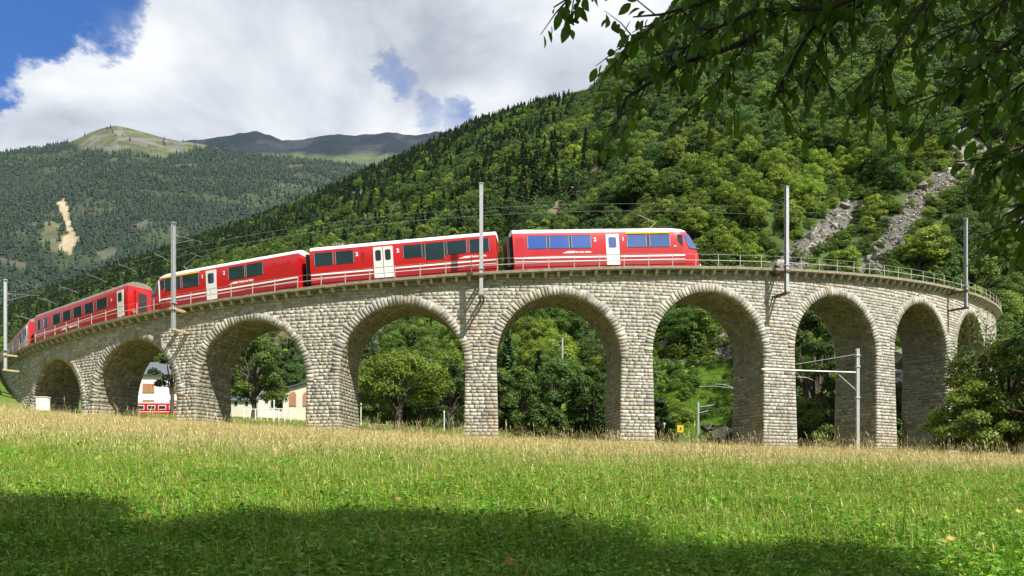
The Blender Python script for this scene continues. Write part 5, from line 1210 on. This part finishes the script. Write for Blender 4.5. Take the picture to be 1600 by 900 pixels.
    for x, y, s, lab in ((1485, 842, 0.06, 'yellow leaf lying in the grass at the lower right'), (1474, 846, 0.045, 'small yellow leaf left of the other at the lower right'), (797, 878, 0.06, 'pale yellow leaf in the shaded grass at the bottom'), (623, 780, 0.05, 'whitish leaf at the edge of the shade'), (1591, 799, 0.07, 'yellow leaf in the grass near the right edge')):
        q = (HZ - y) / F; Ys = np.linspace(5, 40, 800); Xs = (x - 800) / F * Ys; k = int(np.argmin(np.abs(ground(Xs, Ys) + 0.28 - q * Ys))); P = at(x, y, Ys[k])
        V = [(-s, 0, 0), (-s * 0.3, -s * 0.6, 0.02), (s * 0.5, -s * 0.5, 0.0), (s, 0, 0.03), (s * 0.4, s * 0.6, 0), (-s * 0.4, s * 0.55, 0.03), (0, 0, 0.03)]
        me = mesh_data('fallen_leaf', V, [(0, 1, 6), (1, 2, 6), (2, 3, 6), (3, 4, 6), (4, 5, 6), (5, 0, 6)], M['grass'], np.tile([0.50, 0.38, 0.08] if 'white' not in lab else [0.6, 0.58, 0.40], (7, 1))); tag(obj('fallen_leaf', me, None, loc=tuple(P), rot=(0.9, 0.1, 0.3)), lab, 'leaf', 'fallen leaves in the meadow')
make_grass()

# ------------------------------------------------------------------ the tree over the viewer and the trees behind
def cherry_leaf(l=0.115, w=0.058, fold=0.35, curl=0.25):
    V, Fc = [], []; st = [(0.0, 0.05), (0.15, 0.62), (0.38, 1.0), (0.62, 0.88), (0.84, 0.45), (1.0, 0.0)]
    for t, ww in st:
        z = -curl * l * t * t; hw = w / 2 * ww; V += [(t * l, -hw, z + fold * hw), (t * l, 0, z), (t * l, hw, z + fold * hw)]
    for i in range(5):
        b = i * 3; Fc += [(b, b + 1, b + 4, b + 3), (b + 1, b + 2, b + 5, b + 4)]
    return V, Fc
def make_cherry():
    base = np.array([5.6, 2.0, -1.55]); root = empty('cherry_tree', tuple(base)); tag(root, 'leafy cherry tree whose hanging branches cross the upper right of the view', 'tree')
    m = MB(); m.tube([(0, 0, -0.3), (0.05, 0, 1.5), (-0.1, 0.1, 3.4), (-0.2, 0.2, 7), (-0.4, 0.3, 11)], [0.34, 0.26, 0.22, 0.15, 0.05], 10); m.build('trunk', M['bark'], root, smooth=True)
    BR = [[(1950, -330, 5.6), (1600, -170, 5.6), (1330, -40, 5.4), (1180, 60, 5.2), (1105, 150, 5.1), (1050, 205, 5.0)],
          [(1600, -170, 5.6), (1300, -110, 5.3), (1120, -20, 5.1), (1010, 60, 5.0), (935, 122, 4.9)],
          [(1500, -150, 5.2), (1150, -110, 4.9), (1000, -60, 4.8), (930, -22, 4.8), (862, 4, 4.7)],
          [(1800, -260, 5.2), (1480, -60, 5.0), (1400, 60, 4.8), (1350, 150, 4.7), (1325, 190, 4.7)],
          [(2000, -200, 5.0), (1700, -30, 4.8), (1560, 70, 4.7), (1480, 135, 4.6), (1415, 165, 4.6)],
          [(2000, -60, 4.9), (1750, 90, 4.8), (1640, 190, 4.7), (1560, 262, 4.6), (1520, 300, 4.6)],
          [(2000, 60, 5.0), (1780, 200, 4.9), (1680, 280, 4.8), (1590, 335, 4.7), (1535, 372, 4.7)],
          [(1330, -40, 5.4), (1260, 60, 5.3), (1225, 140, 5.2), (1205, 170, 5.2)],
          [(1480, -60, 5.0), (1300, 0, 5.0), (1180, 10, 5.0), (1090, 60, 5.0), (1060, 90, 5.0)],
          [(1800, -260, 5.2), (1620, -40, 5.0), (1540, 30, 4.9), (1470, 60, 4.8), (1440, 90, 4.8)],
          [(1640, -120, 5.3), (1420, -40, 5.2), (1290, 40, 5.1), (1250, 110, 5.0), (1255, 165, 5.0)],
          [(1900, 60, 5.3), (1720, 110, 5.2), (1600, 140, 5.1), (1520, 190, 5.0), (1480, 215, 5.0)],
          [(1180, 60, 5.2), (1060, 110, 5.2), (990, 150, 5.1), (955, 185, 5.1), (945, 200, 5.1)],
          [(1850, 200, 5.2), (1700, 240, 5.1), (1610, 300, 5.0), (1560, 340, 5.0)],
          [(1900, 20, 4.7), (1700, 150, 4.6), (1600, 230, 4.6), (1540, 240, 4.5), (1490, 262, 4.5)],
          [(1950, 150, 5.1), (1760, 260, 5.0), (1650, 330, 5.0), (1610, 370, 4.9), (1585, 395, 4.9)],
          [(1850, -100, 5.0), (1680, 20, 4.9), (1590, 60, 4.8), (1500, 110, 4.8), (1450, 118, 4.8)],
          [(1400, -130, 5.0), (1230, -60, 4.9), (1100, -10, 4.8), (1040, 25, 4.8), (985, 30, 4.8)]]
    leaf_at = []
    bm = MB(); hub = base + np.array([-0.1, 0.1, 3.9])
    for pts in BR:
        W3 = [at(*p) - base for p in pts]
        if pts[0][0] > 1550: W3 = [hub - base + rng.normal(0, 0.1, 3)] + W3
        W3 = [w + (rng.normal(0, 0.02, 3) if i else 0) for i, w in enumerate(W3)]; n = len(W3)
        b = MB(); b.tube(W3, [0.020 * (1 - i / n) ** 1.5 + 0.0022 for i in range(n)], 6); b.build('branch', M['twig'], root, smooth=True)
        W3 = np.array(W3); seg = np.linalg.norm(np.diff(W3, axis=0), axis=1); cum = np.concatenate([[0], np.cumsum(seg)]); Lt = cum[-1]; s = Lt * 0.22
        while s < Lt:
            P = np.array([np.interp(s, cum, W3[:, i]) for i in range(3)]); T = np.array([np.interp(min(s + 0.1, Lt), cum, W3[:, i]) for i in range(3)]) - P; T = T / (np.linalg.norm(T) + 1e-6)
            if rng.random() < 0.46 and s < Lt * 0.96:                            # side twig
                d = T * 0.6 + rng.normal(0, 0.55, 3) + np.array([0, 0, -0.25]); d /= np.linalg.norm(d); l = rng.uniform(0.12, 0.42); q = P + d * l * 0.5; e = P + d * l + np.array([0, 0, -0.12 * l]); bm.tube([P, q, e], [0.006, 0.004, 0.002], 4, False)
                for t in np.arange(0.15, 1.02, 0.036 / l): leaf_at.append((P + (e - P) * min(t, 1), d))
            else: leaf_at.append((P, T))
            s += 0.033
    bm.build('twigs', M['twig'], root)
    protos = []
    for k in range(5):
        V, Fc = cherry_leaf(0.112 * rng.uniform(0.85, 1.15), 0.062 * rng.uniform(0.85, 1.15), rng.uniform(0.15, 0.5), rng.uniform(0.05, 0.45)); g = np.array([(0.10, 0.195, 0.018), (0.125, 0.22, 0.02), (0.085, 0.165, 0.018), (0.16, 0.245, 0.024), (0.10, 0.185, 0.017)][k]); protos.append(mesh_data('leaf', V, Fc, M['cherry'], np.tile(g, (len(V), 1)), True))
    info = []
    for P, d in leaf_at:
        ax = d * 0.55 + rng.normal(0, 0.45, 3) + np.array([0, 0, -0.75]); ax /= np.linalg.norm(ax); s = rng.uniform(0.42, 1.06); st = P + ax * 0.02
        q = mathutils.Vector(ax).to_track_quat('X', 'Z') @ mathutils.Quaternion((1, 0, 0), rng.uniform(-1.3, 1.3)); info.append((st, q, s))
    W3 = np.array([i[0] for i in info]) + base; X, Yp = px(W3); vis = (X > 10) & (X < 1590) & (Yp > 6) & (W3[:, 1] > 1); sz = np.array([i[2] for i in info]) / W3[:, 1] * vis; order = np.argsort(-sz)
    V2, F2, C2 = [], [], []; b0 = 0; print('cherry leaves', len(info), vis.sum())
    for j, k in enumerate(order):
        st, q, s = info[k]; pr = protos[int(k) % 5]
        if j < 300:
            o = bpy.data.objects.new('leaf', pr); COL.objects.link(o); o.parent = root; o.location = st; o.rotation_mode = 'QUATERNION'; o.rotation_quaternion = q; o.scale = (s, s, s)
        else:
            co = np.empty(len(pr.vertices) * 3, np.float32); pr.vertices.foreach_get('co', co); R3 = np.array(q.to_matrix()); V2.append(co.reshape(-1, 3) * s @ R3.T + st); F2.append(np.array([p.vertices[:] for p in pr.polygons]) + b0); b0 += len(pr.vertices); C2.append(np.tile(np.array([0.11, 0.20, 0.019]) * rng.uniform(0.7, 1.4), (len(pr.vertices), 1)))
    o = obj('foliage', mesh_data('foliage', np.concatenate(V2), np.concatenate(F2), M['cherry'], np.concatenate(C2), True), root); o['kind'] = 'stuff'
    # the crown overhead
    lobes = []
    for i in range(26):
        a = i * 2.4; t = (i + 0.5) / 26; rr = 2.7 * sqrt(max(1 - (2 * t - 0.9) ** 2 * 0.8, 0.05)) * rng.uniform(0.5, 1.05); s = rng.uniform(1.0, 1.5); lobes.append((np.array([cos(a) * rr - 0.2, sin(a) * rr * 0.8 + 0.1, 6.0 + 9 * t]), np.array([s, s, s * 0.8])))
    n = 19000; Pp, d, k = crown_points(n, lobes, 0.3); W3 = Pp + base; bad = (W3[:, 1] > 0.3) & (W3[:, 2] / np.maximum(W3[:, 1], 0.01) < 0.70) ; Pp, d = Pp[~bad], d[~bad]; n = len(Pp)
    V, Fc, cc = leaves_mesh(Pp, rng.normal(size=(n, 3)) + (0, 0, 0.8), 0.13 * rng.uniform(0.6, 1.3, n), np.array([0.065, 0.11, 0.018]) * rng.uniform(0.7, 1.3, (n, 1))); o = obj('crown', mesh_data('crown', V, Fc, M['cherry'], cc), root); o['kind'] = 'stuff'
make_cherry()
def make_back_trees():
    for X, Y, h, w, th, ln, lab in ((5.2, -5.0, 28, 9, 0.5, (0, 0), 'tall tree close behind the viewer shading the meadow'), (0.8, -4.6, 28.5, 9.5, 0.6, (2.6, 0.6), 'very tall leaning tree behind the viewer'), (-6.5, -7, 25, 12, 0.42, (0, 0), 'tall tree behind the viewer on the left'), (-14, 3.5, 17, 9, 0.42, (0, 0), 'tree out on the left before the viewer'), (-1.5, -9.5, 31, 12, 0.5, (0, 0), 'tallest tree farther behind the viewer')):
        big_tree('shade_tree', lab, (X, Y, float(ground(X, Y))), h, w, 20000, 0.40, (0.05, 0.09, 0.018), 'trees shading the foreground', trunk_h=th, nl=20, lean=ln, trunk_r=0.016)
make_back_trees()

# ------------------------------------------------------------------ the air of the valley
def make_haze():
    m = bpy.data.materials.new('haze'); m.use_nodes = True; nt = m.node_tree; nt.nodes.clear()
    o = nt.nodes.new('ShaderNodeOutputMaterial'); v = nt.nodes.new('ShaderNodeVolumePrincipled'); v.inputs['Color'].default_value = (0.32, 0.60, 1.0, 1); v.inputs['Density'].default_value = HAZE; v.inputs['Anisotropy'].default_value = 0.2
    nt.links.new(v.outputs[0], o.inputs['Volume'])
    h = MB().box(-15000, 15000, -15000, 15000, -30, 3400).build('haze', m); tag(h, 'thin bluish air over the valley', 'haze', kind='stuff')
HAZE = 1.1e-5
make_haze()
SC.cycles.volume_bounces = 0
